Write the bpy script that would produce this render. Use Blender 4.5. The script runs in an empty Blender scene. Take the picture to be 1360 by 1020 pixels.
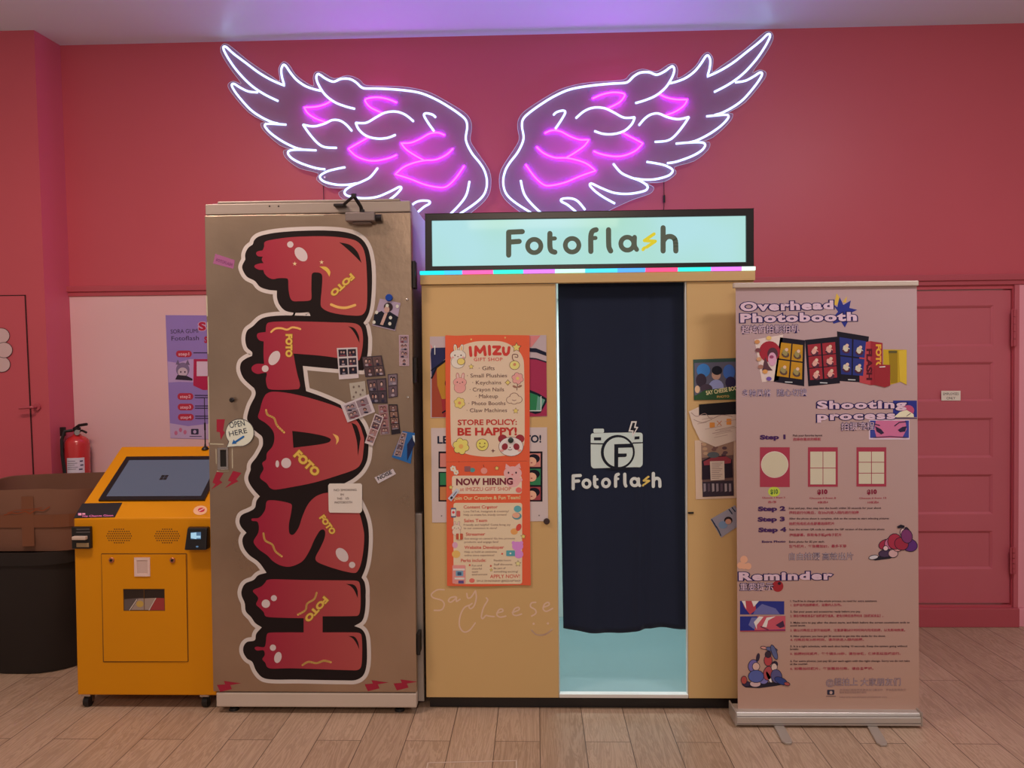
import bpy, bmesh, math, random
from mathutils import Vector, Matrix
from mathutils.geometry import tessellate_polygon

random.seed(7)
scene = bpy.context.scene
COL = scene.collection

# ------------------------------------------------------------------ camera
CAM_H, YAW, PITCH, ROLL, FPX = 1.62, math.radians(1.8), math.radians(-1.25), math.radians(0.55), 1020.0
fwd = Vector((-math.sin(YAW) * math.cos(PITCH), math.cos(YAW) * math.cos(PITCH), math.sin(PITCH)))
_r0 = Vector((math.cos(YAW), math.sin(YAW), 0.0))
_u0 = _r0.cross(fwd)
cam_r = _r0 * math.cos(ROLL) - _u0 * math.sin(ROLL)
cam_u = _u0 * math.cos(ROLL) + _r0 * math.sin(ROLL)
cam_o = Vector((0, 0, CAM_H))
cam_data = bpy.data.cameras.new('camera')
cam_data.sensor_width = 36.0
cam_data.lens = FPX / 1360.0 * 36.0
cam_data.clip_start = 0.05
cam = bpy.data.objects.new('camera', cam_data)
COL.objects.link(cam)
cam.matrix_world = Matrix((
    (cam_r.x, cam_u.x, -fwd.x, cam_o.x),
    (cam_r.y, cam_u.y, -fwd.y, cam_o.y),
    (cam_r.z, cam_u.z, -fwd.z, cam_o.z),
    (0, 0, 0, 1)))
scene.camera = cam

# ------------------------------------------------------------------ world, exposure, room lamps
vs = scene.view_settings
vs.view_transform = 'Standard'
vs.look = 'None'
vs.exposure = 0.0
vs.gamma = 1.0
vs.use_curve_mapping = False
w = bpy.data.worlds.new('world')
scene.world = w
w.use_nodes = True
w.node_tree.nodes['Background'].inputs[0].default_value = (1.0, 0.76, 0.66, 1)
w.node_tree.nodes['Background'].inputs[1].default_value = 0.28


def area_lamp(name, loc, rot, sx, sy, power, color, spread=180):
    d = bpy.data.lights.new(name, 'AREA')
    d.shape = 'RECTANGLE'
    d.size, d.size_y = sx, sy
    d.energy = power
    d.color = color
    d.spread = math.radians(spread)
    o = bpy.data.objects.new(name, d)
    o.location = loc
    o.rotation_euler = rot
    COL.objects.link(o)
    return o


# ceiling fixtures of the room, in front of the booths and behind the camera
area_lamp('ceiling_lamp', (2.3, 2.1, 3.60), (math.radians(6), 0, 0), 0.9, 0.25, 38, (1.0, 0.82, 0.80))
area_lamp('ceiling_lamp', (-2.0, 2.3, 3.60), (math.radians(2), 0, 0), 0.9, 0.25, 47, (1.0, 0.70, 0.54))
area_lamp('ceiling_lamp', (0.1, -1.9, 3.45), (math.radians(30), 0, 0), 1.8, 0.6, 50, (1.0, 0.76, 0.62))
# added fill lights facing up, unseen, to brighten the ceiling
area_lamp('ceiling_fill', (-2.2, 2.3, 3.0), (math.radians(180), 0, 0), 0.5, 0.5, 8, (0.9, 0.86, 1.0))
area_lamp('ceiling_fill', (2.2, 2.3, 3.0), (math.radians(180), 0, 0), 0.5, 0.5, 8, (0.7, 1.0, 1.0))

# ------------------------------------------------------------------ pixel -> place helpers (the photograph's own frame, 1360 x 1020)
def ray(px, py):
    return cam_r * ((px - 680.0) / FPX) + cam_u * ((510.0 - py) / FPX) + fwd


def on_z(px, py, z=0.0):
    d = ray(px, py)
    return cam_o + d * ((z - CAM_H) / d.z)


def on_y(px, py, y):
    d = ray(px, py)
    return cam_o + d * (y / d.y)


def on_x(px, py, x):
    d = ray(px, py)
    return cam_o + d * (x / d.x)


class Face:
    """A plane in the place: origin, right, up; at() gives the point of it under a pixel."""
    def __init__(self, o, u=(1, 0, 0), v=(0, 0, 1), disp=None):
        self.o = Vector(o)
        self.u = Vector(u).normalized()
        self.v = Vector(v).normalized()
        self.n = self.u.cross(self.v).normalized()
        if self.n.dot(cam_o - self.o) < 0:
            self.n = -self.n
        self.disp = disp

    def at(self, px, py, off=0.0):
        d = ray(px, py)
        t = (self.o - cam_o).dot(self.n) / d.dot(self.n)
        p = cam_o + d * t
        if self.disp:
            p = p + self.n * self.disp(px, py)
        return p + self.n * off


def yface(y):
    return Face((0, y, 0))


# ------------------------------------------------------------------ materials
def lin1(c):
    c /= 255.0
    return c / 12.92 if c <= 0.04045 else ((c + 0.055) / 1.055) ** 2.4


def lin(r, g, b):
    return (lin1(r), lin1(g), lin1(b))


ILL = (0.80, 0.56, 0.45)          # the warm light that reaches an upright surface in this room


def alb(r, g, b):
    """paint colour of a surface that looks r,g,b in this room's warm light"""
    c = lin(r, g, b)
    return tuple(min(0.88, max(0.002, c[i] / ILL[i])) for i in range(3))


_mats = {}


def mat(name, color, rough=0.6, metal=0.0, spec=0.4, emit=None, estr=0.0, alpha=None, coat=0.0):
    if name in _mats:
        return _mats[name]
    m = bpy.data.materials.new(name)
    m.use_nodes = True
    b = m.node_tree.nodes['Principled BSDF']
    b.inputs['Base Color'].default_value = (*color, 1)
    b.inputs['Roughness'].default_value = rough
    b.inputs['Metallic'].default_value = metal
    b.inputs['Specular IOR Level'].default_value = spec
    b.inputs['Coat Weight'].default_value = coat
    if emit:
        b.inputs['Emission Color'].default_value = (*emit, 1)
        b.inputs['Emission Strength'].default_value = estr
    if alpha is not None:
        b.inputs['Alpha'].default_value = alpha
    _mats[name] = m
    return m


def nodes_of(m):
    nt = m.node_tree
    return nt, nt.nodes, nt.links, nt.nodes['Principled BSDF']


def add_noise(m, scale=6.0, amount=0.08, bump=0.0, bscale=None, stretch=(1, 1, 1), rough_var=0.0):
    """soft colour variation, optional bump and roughness variation"""
    nt, N, L, b = nodes_of(m)
    tc = N.new('ShaderNodeTexCoord')
    mp = N.new('ShaderNodeMapping')
    mp.inputs['Scale'].default_value = stretch
    L.new(tc.outputs['Object'], mp.inputs['Vector'])
    nz = N.new('ShaderNodeTexNoise')
    nz.inputs['Scale'].default_value = scale
    nz.inputs['Detail'].default_value = 5
    L.new(mp.outputs[0], nz.inputs['Vector'])
    base = tuple(b.inputs['Base Color'].default_value)
    mx = N.new('ShaderNodeMix')
    mx.data_type = 'RGBA'
    mx.inputs[6].default_value = tuple(c * (1 - amount) for c in base[:3]) + (1,)
    mx.inputs[7].default_value = tuple(min(1, c * (1 + amount)) for c in base[:3]) + (1,)
    L.new(nz.outputs['Fac'], mx.inputs[0])
    L.new(mx.outputs[2], b.inputs['Base Color'])
    if rough_var:
        mr = N.new('ShaderNodeMapRange')
        r = b.inputs['Roughness'].default_value
        mr.inputs[3].default_value = max(0.02, r - rough_var)
        mr.inputs[4].default_value = r + rough_var
        L.new(nz.outputs['Fac'], mr.inputs[0])
        L.new(mr.outputs[0], b.inputs['Roughness'])
    if bump:
        n2 = N.new('ShaderNodeTexNoise')
        n2.inputs['Scale'].default_value = bscale or scale * 8
        n2.inputs['Detail'].default_value = 3
        L.new(mp.outputs[0], n2.inputs['Vector'])
        bp = N.new('ShaderNodeBump')
        bp.inputs['Strength'].default_value = bump
        bp.inputs['Distance'].default_value = 0.004
        L.new(n2.outputs['Fac'], bp.inputs['Height'])
        L.new(bp.outputs[0], b.inputs['Normal'])
    return m


def ink(r, g, b, rough=0.55):
    return mat('ink_%d_%d_%d' % (r, g, b), alb(r, g, b), rough, spec=0.12)


def glow(name, color, strength):
    m = bpy.data.materials.new(name)
    m.use_nodes = True
    N, L = m.node_tree.nodes, m.node_tree.links
    N.clear()
    e = N.new('ShaderNodeEmission')
    e.inputs[0].default_value = (*color, 1)
    e.inputs[1].default_value = strength
    o = N.new('ShaderNodeOutputMaterial')
    L.new(e.outputs[0], o.inputs[0])
    return m


M_wall = add_noise(mat('wall_red_paint', (0.60, 0.108, 0.142), 0.42, spec=0.3), 1.2, 0.06, 0.05, 60)
M_wall_pink = add_noise(mat('wall_pink_paint', (0.90, 0.37, 0.46), 0.45, spec=0.35), 1.5, 0.05, 0.04, 60)
M_pale = add_noise(mat('pale_pink_paint', (0.84, 0.56, 0.60), 0.6), 1.5, 0.04, 0.04, 60)
M_ceil = add_noise(mat('ceiling_paint', (0.78, 0.95, 1.0), 0.33, spec=0.7), 2.0, 0.03)
M_door = add_noise(mat('door_red_paint', (0.58, 0.135, 0.175), 0.35, spec=0.45), 2.5, 0.07, 0.05, 40)
M_trim = add_noise(mat('trim_red_paint', (0.50, 0.09, 0.12), 0.38, spec=0.45), 3, 0.06)
M_yellow = add_noise(mat('booth_pale_yellow_panel', (0.68, 0.48, 0.215), 0.42, spec=0.35), 1.3, 0.03)
M_kiosk = add_noise(mat('kiosk_yellow_powder_coat', (0.72, 0.295, 0.004), 0.36, spec=0.25), 3, 0.03, 0.03, 250)
M_black = mat('black_metal', (0.012, 0.011, 0.013), 0.3, spec=0.5)
M_blackp = mat('black_plastic', (0.015, 0.014, 0.014), 0.45)
M_wall_lit = add_noise(mat('wall_red_lit_side', (0.66, 0.13, 0.20), 0.42, spec=0.3), 1.2, 0.05)  # pier side: wall red lightened to imitate light from the right
M_dark = mat('dark_hinge_metal', (0.03, 0.028, 0.03), 0.4, metal=0.5)
M_chrome = mat('chrome', (0.6, 0.58, 0.57), 0.25, metal=1.0)
M_alu = add_noise(mat('aluminium', (0.62, 0.60, 0.57), 0.42, metal=0.55), 8, 0.05)
M_cream = add_noise(mat('cream_enamel', (0.62, 0.54, 0.47), 0.4, spec=0.4), 4, 0.05)
M_frame = add_noise(mat('grey_beige_enamel', (0.42, 0.37, 0.33), 0.35, metal=0.25), 4, 0.05)
M_white = mat('white_plastic', (0.75, 0.72, 0.70), 0.45)
M_paper = mat('white_paper', (0.86, 0.80, 0.70), 0.7)
M_screen_glass = mat('dark_glass', (0.01, 0.01, 0.012), 0.08, spec=0.6)

# brushed steel of the tall door: cloudy roughness, fine dents
M_steel = mat('dull_steel_sheet', (0.46, 0.36, 0.275), 0.30, metal=0.85)
add_noise(M_steel, 1.7, 0.42, 0.22, 30, (1, 1, 0.8), 0.10)  # colour mottling stands in for uneven reflections of the room

# ------------------------------------------------------------------ mesh building
def wloc(o):
    v = Vector((0, 0, 0))
    while o is not None:
        v = v + o.location
        o = o.parent
    return v


def thing(name, label, cat, loc, group=None):
    o = bpy.data.objects.new(name, None)
    o.empty_display_size = 0.1
    COL.objects.link(o)
    o.location = loc
    o['label'] = label
    o['category'] = cat
    if group:
        o['group'] = group
    return o


def tag(o, label, cat, group=None):
    o['label'] = label
    o['category'] = cat
    if group:
        o['group'] = group
    return o


class MB:
    def __init__(self):
        self.v, self.f, self.m = [], [], []

    def add(self, vs_, fs_, m=0):
        b = len(self.v)
        self.v += [Vector(p) for p in vs_]
        self.f += [tuple(b + i for i in f) for f in fs_]
        self.m += [m] * len(fs_)
        return self

    def box(self, x0, x1, y0, y1, z0, z1, m=0):
        return self.add([(x0, y0, z0), (x1, y0, z0), (x1, y1, z0), (x0, y1, z0), (x0, y0, z1), (x1, y0, z1), (x1, y1, z1), (x0, y1, z1)],
                        [(0, 3, 2, 1), (4, 5, 6, 7), (0, 1, 5, 4), (1, 2, 6, 5), (2, 3, 7, 6), (3, 0, 4, 7)], m)

    def hexa(self, p, m=0):
        """eight corners: bottom four, then top four, counter-clockwise"""
        return self.add(p, [(0, 3, 2, 1), (4, 5, 6, 7), (0, 1, 5, 4), (1, 2, 6, 5), (2, 3, 7, 6), (3, 0, 4, 7)], m)

    def slab(self, loop, n, d, m=0, holes=()):
        """a plate: outline points in 3-D (with holes), thickened by d along -n"""
        n = Vector(n).normalized()
        loops = [[Vector(p) for p in loop]] + [[Vector(p) for p in h] for h in holes]
        flat = [p for lp in loops for p in lp]
        tris = tessellate_polygon(loops)
        k = len(flat)
        vs_ = flat + [p - n * d for p in flat]
        fs_ = []
        for t in tris:
            a, b_, c = (flat[i] for i in t)
            if (b_ - a).cross(c - a).dot(n) < 0:
                t = (t[0], t[2], t[1])
            fs_.append(tuple(t))
            fs_.append((t[0] + k, t[2] + k, t[1] + k))
        s = 0
        for lp in loops:
            q = len(lp)
            for i in range(q):
                j = (i + 1) % q
                fs_.append((s + i, s + j, s + j + k, s + i + k))
            s += q
        return self.add(vs_, fs_, m)

    def cyl(self, p0, p1, r0, r1=None, seg=20, m=0):
        r1 = r0 if r1 is None else r1
        p0, p1 = Vector(p0), Vector(p1)
        ax = (p1 - p0).normalized()
        a = ax.orthogonal().normalized()
        c = ax.cross(a)
        vs_, fs_ = [], []
        for p, r in ((p0, r0), (p1, r1)):
            for i in range(seg):
                t = 2 * math.pi * i / seg
                vs_.append(p + (a * math.cos(t) + c * math.sin(t)) * r)
        for i in range(seg):
            j = (i + 1) % seg
            fs_.append((i, j, seg + j, seg + i))
        fs_.append(tuple(reversed(range(seg))))
        fs_.append(tuple(range(seg, 2 * seg)))
        return self.add(vs_, fs_, m)

    def lathe(self, c, prof, seg=28, m=0, axis=(0, 0, 1)):
        c = Vector(c)
        ax = Vector(axis).normalized()
        a = ax.orthogonal().normalized()
        d = ax.cross(a)
        vs_, fs_ = [], []
        for r, h in prof:
            for i in range(seg):
                t = 2 * math.pi * i / seg
                vs_.append(c + ax * h + (a * math.cos(t) + d * math.sin(t)) * r)
        for k in range(len(prof) - 1):
            for i in range(seg):
                j = (i + 1) % seg
                fs_.append((k * seg + i, k * seg + j, (k + 1) * seg + j, (k + 1) * seg + i))
        fs_.append(tuple(reversed(range(seg))))
        fs_.append(tuple(range((len(prof) - 1) * seg, len(prof) * seg)))
        return self.add(vs_, fs_, m)

    def tube(self, path, r, seg=8, m=0):
        path = [Vector(p) for p in path]
        clean = [path[0]]
        for p in path[1:]:
            if (p - clean[-1]).length > 1e-5:
                clean.append(p)
        path = clean
        n = len(path)
        tang = []
        for i in range(n):
            a = path[max(0, i - 1)]
            b_ = path[min(n - 1, i + 1)]
            t = b_ - a
            if t.length < 1e-7:
                t = path[min(n - 1, i + 1)] - path[i] if i < n - 1 else path[i] - path[i - 1]
            tang.append(t.normalized())
        nrm = tang[0].orthogonal().normalized()
        vs_, fs_ = [], []
        for i in range(n):
            nrm = (nrm - tang[i] * nrm.dot(tang[i]))
            nrm = nrm.normalized() if nrm.length > 1e-6 else tang[i].orthogonal().normalized()
            bi = tang[i].cross(nrm)
            for k in range(seg):
                t = 2 * math.pi * k / seg
                vs_.append(path[i] + (nrm * math.cos(t) + bi * math.sin(t)) * r)
        for i in range(n - 1):
            for k in range(seg):
                j = (k + 1) % seg
                fs_.append((i * seg + k, i * seg + j, (i + 1) * seg + j, (i + 1) * seg + k))
        fs_.append(tuple(reversed(range(seg))))
        fs_.append(tuple(range((n - 1) * seg, n * seg)))
        return self.add(vs_, fs_, m)

    def build(self, name, mats, parent=None, bevel=0.0, smooth=False, loc=None, label=None, segs=2):
        if not isinstance(mats, (list, tuple)):
            mats = [mats]
        base = wloc(parent) if parent else Vector((0, 0, 0))
        lv = Vector(loc) if loc is not None else Vector((0, 0, 0))
        me = bpy.data.meshes.new(name)
        off = base + lv
        me.from_pydata([tuple(p - off) for p in self.v], [], self.f)
        for m in mats:
            me.materials.append(m)
        me.polygons.foreach_set('material_index', self.m)
        if smooth:
            me.polygons.foreach_set('use_smooth', [True] * len(me.polygons))
            try:
                me.set_sharp_from_angle(angle=math.radians(38))
            except Exception:
                pass
        me.update()
        o = bpy.data.objects.new(name, me)
        COL.objects.link(o)
        o.location = lv
        if parent:
            o.parent = parent
        if bevel:
            b = o.modifiers.new('bevel', 'BEVEL')
            b.width = bevel
            b.segments = segs
            b.limit_method = 'ANGLE'
            b.angle_limit = math.radians(40)
        if label:
            o['label'] = label
        return o


def struct(o):
    o['kind'] = 'structure'
    return o


# ------------------------------------------------------------------ drawing in the plane of a surface
def spline(pts, closed=False, step=5):
    """Catmull-Rom through the points; a third element marks a corner"""
    n = len(pts)
    P = [(p[0], p[1]) for p in pts]
    C = [len(p) > 2 for p in pts]
    out = []
    rng = range(n) if closed else range(n - 1)
    for i in rng:
        p1, p2 = P[i], P[(i + 1) % n]
        if closed:
            p0, p3 = P[i - 1], P[(i + 2) % n]
        else:
            p0 = P[max(0, i - 1)]
            p3 = P[min(n - 1, i + 2)]
        m1 = ((p2[0] - p0[0]) * .5, (p2[1] - p0[1]) * .5)
        m2 = ((p3[0] - p1[0]) * .5, (p3[1] - p1[1]) * .5)
        ch = (p2[0] - p1[0], p2[1] - p1[1])
        L = math.hypot(*ch)
        if C[i]:
            m1 = ch
        if C[(i + 1) % n]:
            m2 = ch

        def lim(m):
            q = math.hypot(*m)
            return m if q < L * 1.4 or q == 0 else (m[0] * L * 1.4 / q, m[1] * L * 1.4 / q)
        m1, m2 = lim(m1), lim(m2)
        for k in range(step):
            t = k / step
            a = 2 * t ** 3 - 3 * t * t + 1
            b_ = t ** 3 - 2 * t * t + t
            c = -2 * t ** 3 + 3 * t * t
            d = t ** 3 - t * t
            out.append((a * p1[0] + b_ * m1[0] + c * p2[0] + d * m2[0], a * p1[1] + b_ * m1[1] + c * p2[1] + d * m2[1]))
    if not closed:
        out.append(P[-1])
    return out


def crop(x0, y0, s):
    """traced coordinates of an enlarged region -> pixels of the photograph"""
    def f(pts):
        return [(x0 + p[0] / s, y0 + p[1] / s) + tuple(p[2:]) for p in pts]
    return f


_tx = {}


def text_geo(s, bold=0.0, space=1.0, res=3):
    key = (s, bold, space)
    if key in _tx:
        return _tx[key]
    c = bpy.data.curves.new('lettering', 'FONT')
    c.body = s
    c.offset = bold
    c.space_character = space
    c.resolution_u = res
    o = bpy.data.objects.new('lettering', c)
    COL.objects.link(o)
    dg = bpy.context.evaluated_depsgraph_get()
    me = bpy.data.meshes.new_from_object(o.evaluated_get(dg))
    vs_ = [(v.co.x, v.co.y) for v in me.vertices]
    fs_ = [tuple(p.vertices) for p in me.polygons]
    bpy.data.objects.remove(o)
    bpy.data.curves.remove(c)
    bpy.data.meshes.remove(me)
    _tx[key] = (vs_, fs_)
    return _tx[key]


def finer(pts, faces, most=3.5):
    """split big ink faces so that they follow folded cloth"""
    pts = list(pts)
    todo = []
    for f in faces:
        for i in range(1, len(f) - 1):
            todo.append((f[0], f[i], f[i + 1]))
    done, mid = [], {}
    while todo:
        a, b_, c = todo.pop()
        e = [(math.dist(pts[a], pts[b_]), a, b_, c), (math.dist(pts[b_], pts[c]), b_, c, a), (math.dist(pts[c], pts[a]), c, a, b_)]
        L, u, v, w_ = max(e)
        if L <= most:
            done.append((a, b_, c))
            continue
        key = (min(u, v), max(u, v))
        if key not in mid:
            mid[key] = len(pts)
            pts.append(((pts[u][0] + pts[v][0]) / 2, (pts[u][1] + pts[v][1]) / 2))
        m = mid[key]
        todo += [(u, m, w_), (m, v, w_)]
    return pts, done


def islands(nv, faces):
    par = list(range(nv))

    def find(i):
        while par[i] != i:
            par[i] = par[par[i]]
            i = par[i]
        return i
    for f in faces:
        for i in f[1:]:
            par[find(i)] = find(f[0])
    g = {}
    for f in faces:
        g.setdefault(find(f[0]), []).append(f)
    return list(g.values())


class Art:
    """Print on a surface: flat ink a hair above it, drawn where the photograph shows it."""
    STEP = 0.0005

    def __init__(self, face, parent, base=0.0006):
        self.face, self.parent, self.base = face, parent, base
        self.reset()

    def reset(self):
        self.count = 0
        self.v, self.f, self.mi, self.mats = [], [], [], []

    def _m(self, m):
        if isinstance(m, tuple):
            m = ink(*m)
        if m not in self.mats:
            self.mats.append(m)
        return self.mats.index(m)

    def raw(self, pts, faces, m, lv):
        if self.face.disp:
            pts, faces = finer(pts, faces)
        k = len(self.v)
        # every stroke lies a few hundredths of a millimetre over the one before, as layers of ink do
        self.count += 1
        off = self.base + lv * self.STEP + (self.count % 16) * 2e-5
        self.v += [self.face.at(x, y, off) for x, y in pts]
        self.f += [tuple(k + i for i in f) for f in faces]
        self.mi += [self._m(m)] * len(faces)

    def poly(self, pts, m, lv=0, sm=False, holes=(), step=5):
        if sm:
            pts = spline(pts, True, step)
        pts = [(p[0], p[1]) for p in pts]
        loops = [pts] + [[(p[0], p[1]) for p in h] for h in holes]
        tr = tessellate_polygon([[Vector((x, y, 0)) for x, y in lp] for lp in loops])
        self.raw([p for lp in loops for p in lp], [tuple(t) for t in tr], m, lv)

    def rect(self, x0, y0, x1, y1, m, lv=0, r=0):
        if r:
            pts = []
            for cx, cy, a0 in ((x1 - r, y0 + r, -90), (x1 - r, y1 - r, 0), (x0 + r, y1 - r, 90), (x0 + r, y0 + r, 180)):
                for k in range(5):
                    a = math.radians(a0 + k * 22.5)
                    pts.append((cx + r * math.cos(a), cy + r * math.sin(a)))
            self.poly(pts, m, lv)
        else:
            self.raw([(x0, y0), (x1, y0), (x1, y1), (x0, y1)], [(0, 1, 2, 3)], m, lv)

    def quad(self, p, m, lv=0):
        self.raw([(q[0], q[1]) for q in p], [(0, 1, 2, 3)], m, lv)

    def ell(self, cx, cy, rx, ry, m, lv=0, rot=0, seg=20):
        c, s = math.cos(math.radians(rot)), math.sin(math.radians(rot))
        pts = []
        for i in range(seg):
            t = 2 * math.pi * i / seg
            x, y = rx * math.cos(t), ry * math.sin(t)
            pts.append((cx + x * c - y * s, cy + x * s + y * c))
        self.raw(pts, [tuple(range(seg))], m, lv)

    def line(self, pts, wd, m, lv=0, sm=False, caps=True, closed=False, step=4):
        if sm:
            pts = spline(pts, closed, step)
        pts = [(p[0], p[1]) for p in pts]
        if closed:
            pts = pts + [pts[0]]
        h = wd / 2
        for a, b_ in zip(pts[:-1], pts[1:]):
            dx, dy = b_[0] - a[0], b_[1] - a[1]
            q = math.hypot(dx, dy)
            if q < 1e-6:
                continue
            nx, ny = -dy / q * h, dx / q * h
            self.raw([(a[0] + nx, a[1] + ny), (b_[0] + nx, b_[1] + ny), (b_[0] - nx, b_[1] - ny), (a[0] - nx, a[1] - ny)], [(0, 1, 2, 3)], m, lv)
        if caps:
            idx = range(len(pts)) if wd > 1.2 else (0, len(pts) - 1)
            for i in idx:
                self.ell(pts[i][0], pts[i][1], h, h, m, lv, seg=10 if wd > 3 else 7)

    def text(self, s, x0, y0, x1, y1, m, lv=0, h=None, bold=0.0, space=1.0, res=3):
        pv, _ = text_geo(s, 0.0, space, res)
        if not pv:
            return
        tv, tf = text_geo(s, bold, space, res)
        mn = min(p[0] for p in pv)
        mxx = max(p[0] for p in pv)
        L = math.hypot(x1 - x0, y1 - y0)
        ux, uy = (x1 - x0) / L, (y1 - y0) / L
        k = L / (mxx - mn)
        kv = k if h is None else h / 0.72
        P = [(x0 + (p[0] - mn) * k * ux + p[1] * kv * uy, y0 + (p[0] - mn) * k * uy - p[1] * kv * ux) for p in tv]
        for fs_ in islands(len(tv), tf):
            ids = sorted({i for f in fs_ for i in f})
            at = {v: i for i, v in enumerate(ids)}
            self.raw([P[i] for i in ids], [tuple(at[i] for i in f) for f in fs_], m, lv)

    def star(self, cx, cy, r, m, lv=0, n=5, inner=0.45, rot=-90):
        pts = []
        for i in range(2 * n):
            a = math.radians(rot + i * 180 / n)
            q = r if i % 2 == 0 else r * inner
            pts.append((cx + q * math.cos(a), cy + q * math.sin(a)))
        self.poly(pts, m, lv)

    def flush(self, name, label=None):
        if not self.v:
            return None
        mb = MB()
        mb.v, mb.f, mb.m = self.v, self.f, self.mi
        o = mb.build(name, self.mats, self.parent, label=label)
        self.reset()
        return o


def sheet(name, face, quad, m, label, cat, group=None, thick=0.0012, base=0.0008, smooth_pts=None):
    """a sheet of paper or card lying on a surface: a top-level thing; its print comes as children"""
    pts = [face.at(p[0], p[1], base + thick) for p in quad]
    c = sum(pts, Vector((0, 0, 0))) / len(pts)
    o = MB().slab(pts, face.n, thick).build(name, m, loc=c)
    tag(o, label, cat, group)
    return o, base + thick + 0.0004

# ================================================================== the setting
YW = on_z(1290, 831).y                      # back wall
ZC = on_y(680, 46.5, YW).z                  # ceiling
XL, XR, YB = -4.2, 4.2, -4.0
x_corner_t, x_corner_b = on_y(80, 61, YW), on_y(93, 392, YW)
# the left corner of the room is a little out of plumb, as in the photograph
slope = (x_corner_b.x - x_corner_t.x) / (x_corner_t.z - x_corner_b.z)
xc0 = x_corner_t.x + slope * x_corner_t.z
xcT = x_corner_t.x

# floor: oak-look planks running away from the viewer
M_floor = mat('oak_plank_floor', (0.5, 0.4, 0.3), 0.36, spec=0.35)
nt, N, L, bs = nodes_of(M_floor)
tc = N.new('ShaderNodeTexCoord')
mp = N.new('ShaderNodeMapping')
mp.inputs['Rotation'].default_value = (0, 0, math.radians(90))
mp.inputs['Location'].default_value = (0.05, on_z(715, 945).x, 0)
L.new(tc.outputs['Object'], mp.inputs['Vector'])
bk = N.new('ShaderNodeTexBrick')
bk.offset = 0.41
bk.offset_frequency = 2
bk.inputs['Color1'].default_value = (0.0, 0.0, 0.0, 1)
bk.inputs['Color2'].default_value = (1, 1, 1, 1)
bk.inputs['Mortar'].default_value = (0.5, 0.5, 0.5, 1)
bk.inputs['Scale'].default_value = 1.0
bk.inputs['Mortar Size'].default_value = 0.0022
bk.inputs['Mortar Smooth'].default_value = 0.3
bk.inputs['Bias'].default_value = 0.0
bk.inputs['Brick Width'].default_value = 1.62
bk.inputs['Row Height'].default_value = 0.195
L.new(mp.outputs[0], bk.inputs['Vector'])
gm = N.new('ShaderNodeMapping')
gm.inputs['Scale'].default_value = (10, 0.75, 1)
L.new(tc.outputs['Object'], gm.inputs['Vector'])
addv = N.new('ShaderNodeVectorMath')
addv.operation = 'MULTIPLY_ADD'
addv.inputs[1].default_value = (7, 13, 0)
L.new(bk.outputs['Color'], addv.inputs[0])
L.new(gm.outputs[0], addv.inputs[2])
wv = N.new('ShaderNodeTexNoise')
wv.inputs['Scale'].default_value = 1.4
wv.inputs['Detail'].default_value = 7
wv.inputs['Roughness'].default_value = 0.62
wv.inputs['Distortion'].default_value = 1.6
L.new(addv.outputs[0], wv.inputs['Vector'])
rings = N.new('ShaderNodeMath')
rings.operation = 'SINE'
mul = N.new('ShaderNodeMath')
mul.operation = 'MULTIPLY'
mul.inputs[1].default_value = 58
L.new(wv.outputs['Fac'], mul.inputs[0])
L.new(mul.outputs[0], rings.inputs[0])
r2 = N.new('ShaderNodeMapRange')
r2.inputs[1].default_value = -1
r2.inputs[2].default_value = 1
L.new(rings.outputs[0], r2.inputs[0])
cr = N.new('ShaderNodeMix')
cr.data_type = 'RGBA'
cr.inputs[6].default_value = (0.345, 0.235, 0.16, 1)
cr.inputs[7].default_value = (0.56, 0.41, 0.30, 1)
mixf = N.new('ShaderNodeMath')
mixf.operation = 'MULTIPLY_ADD'
mixf.inputs[1].default_value = 0.55
L.new(r2.outputs[0], mixf.inputs[0])
half = N.new('ShaderNodeMath')
half.operation = 'MULTIPLY'
half.inputs[1].default_value = 0.4
L.new(bk.outputs['Color'], half.inputs[0])
L.new(half.outputs[0], mixf.inputs[2])
L.new(mixf.outputs[0], cr.inputs[0])
seam = N.new('ShaderNodeMix')
seam.data_type = 'RGBA'
seam.inputs[7].default_value = (0.13, 0.085, 0.06, 1)
L.new(bk.outputs['Fac'], seam.inputs[0])
L.new(cr.outputs[2], seam.inputs[6])
L.new(seam.outputs[2], bs.inputs['Base Color'])
bp = N.new('ShaderNodeBump')
bp.inputs['Strength'].default_value = 0.25
bp.inputs['Distance'].default_value = 0.002
inv = N.new('ShaderNodeMath')
inv.operation = 'SUBTRACT'
inv.inputs[0].default_value = 1
L.new(bk.outputs['Fac'], inv.inputs[1])
L.new(inv.outputs[0], bp.inputs['Height'])
L.new(bp.outputs[0], bs.inputs['Normal'])
struct(MB().box(XL, XR, YB, YW + 0.1, -0.1, 0).build('floor', M_floor))
struct(MB().box(XL, XR, YB, YW + 0.1, ZC, ZC + 0.1).build('ceiling', M_ceil))

# door on the right: an opening in the back wall
Z_rail = on_y(1290, 378, YW).z
dxr = on_y(1344, 600, YW).x
dxl = dxr - 0.86
dz0 = on_y(1290, 804, YW).z
dz1 = on_y(1290, 384, YW).z
mb = MB()
mb.box(XL, dxl, YW, YW + 0.1, 0, ZC)
mb.box(dxr, XR, YW, YW + 0.1, 0, ZC)
mb.box(dxl, dxr, YW, YW + 0.1, dz1, ZC)
mb.box(dxl, dxr, YW, YW + 0.1, 0, dz0)
struct(mb.build('wall_back', M_wall))
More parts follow.
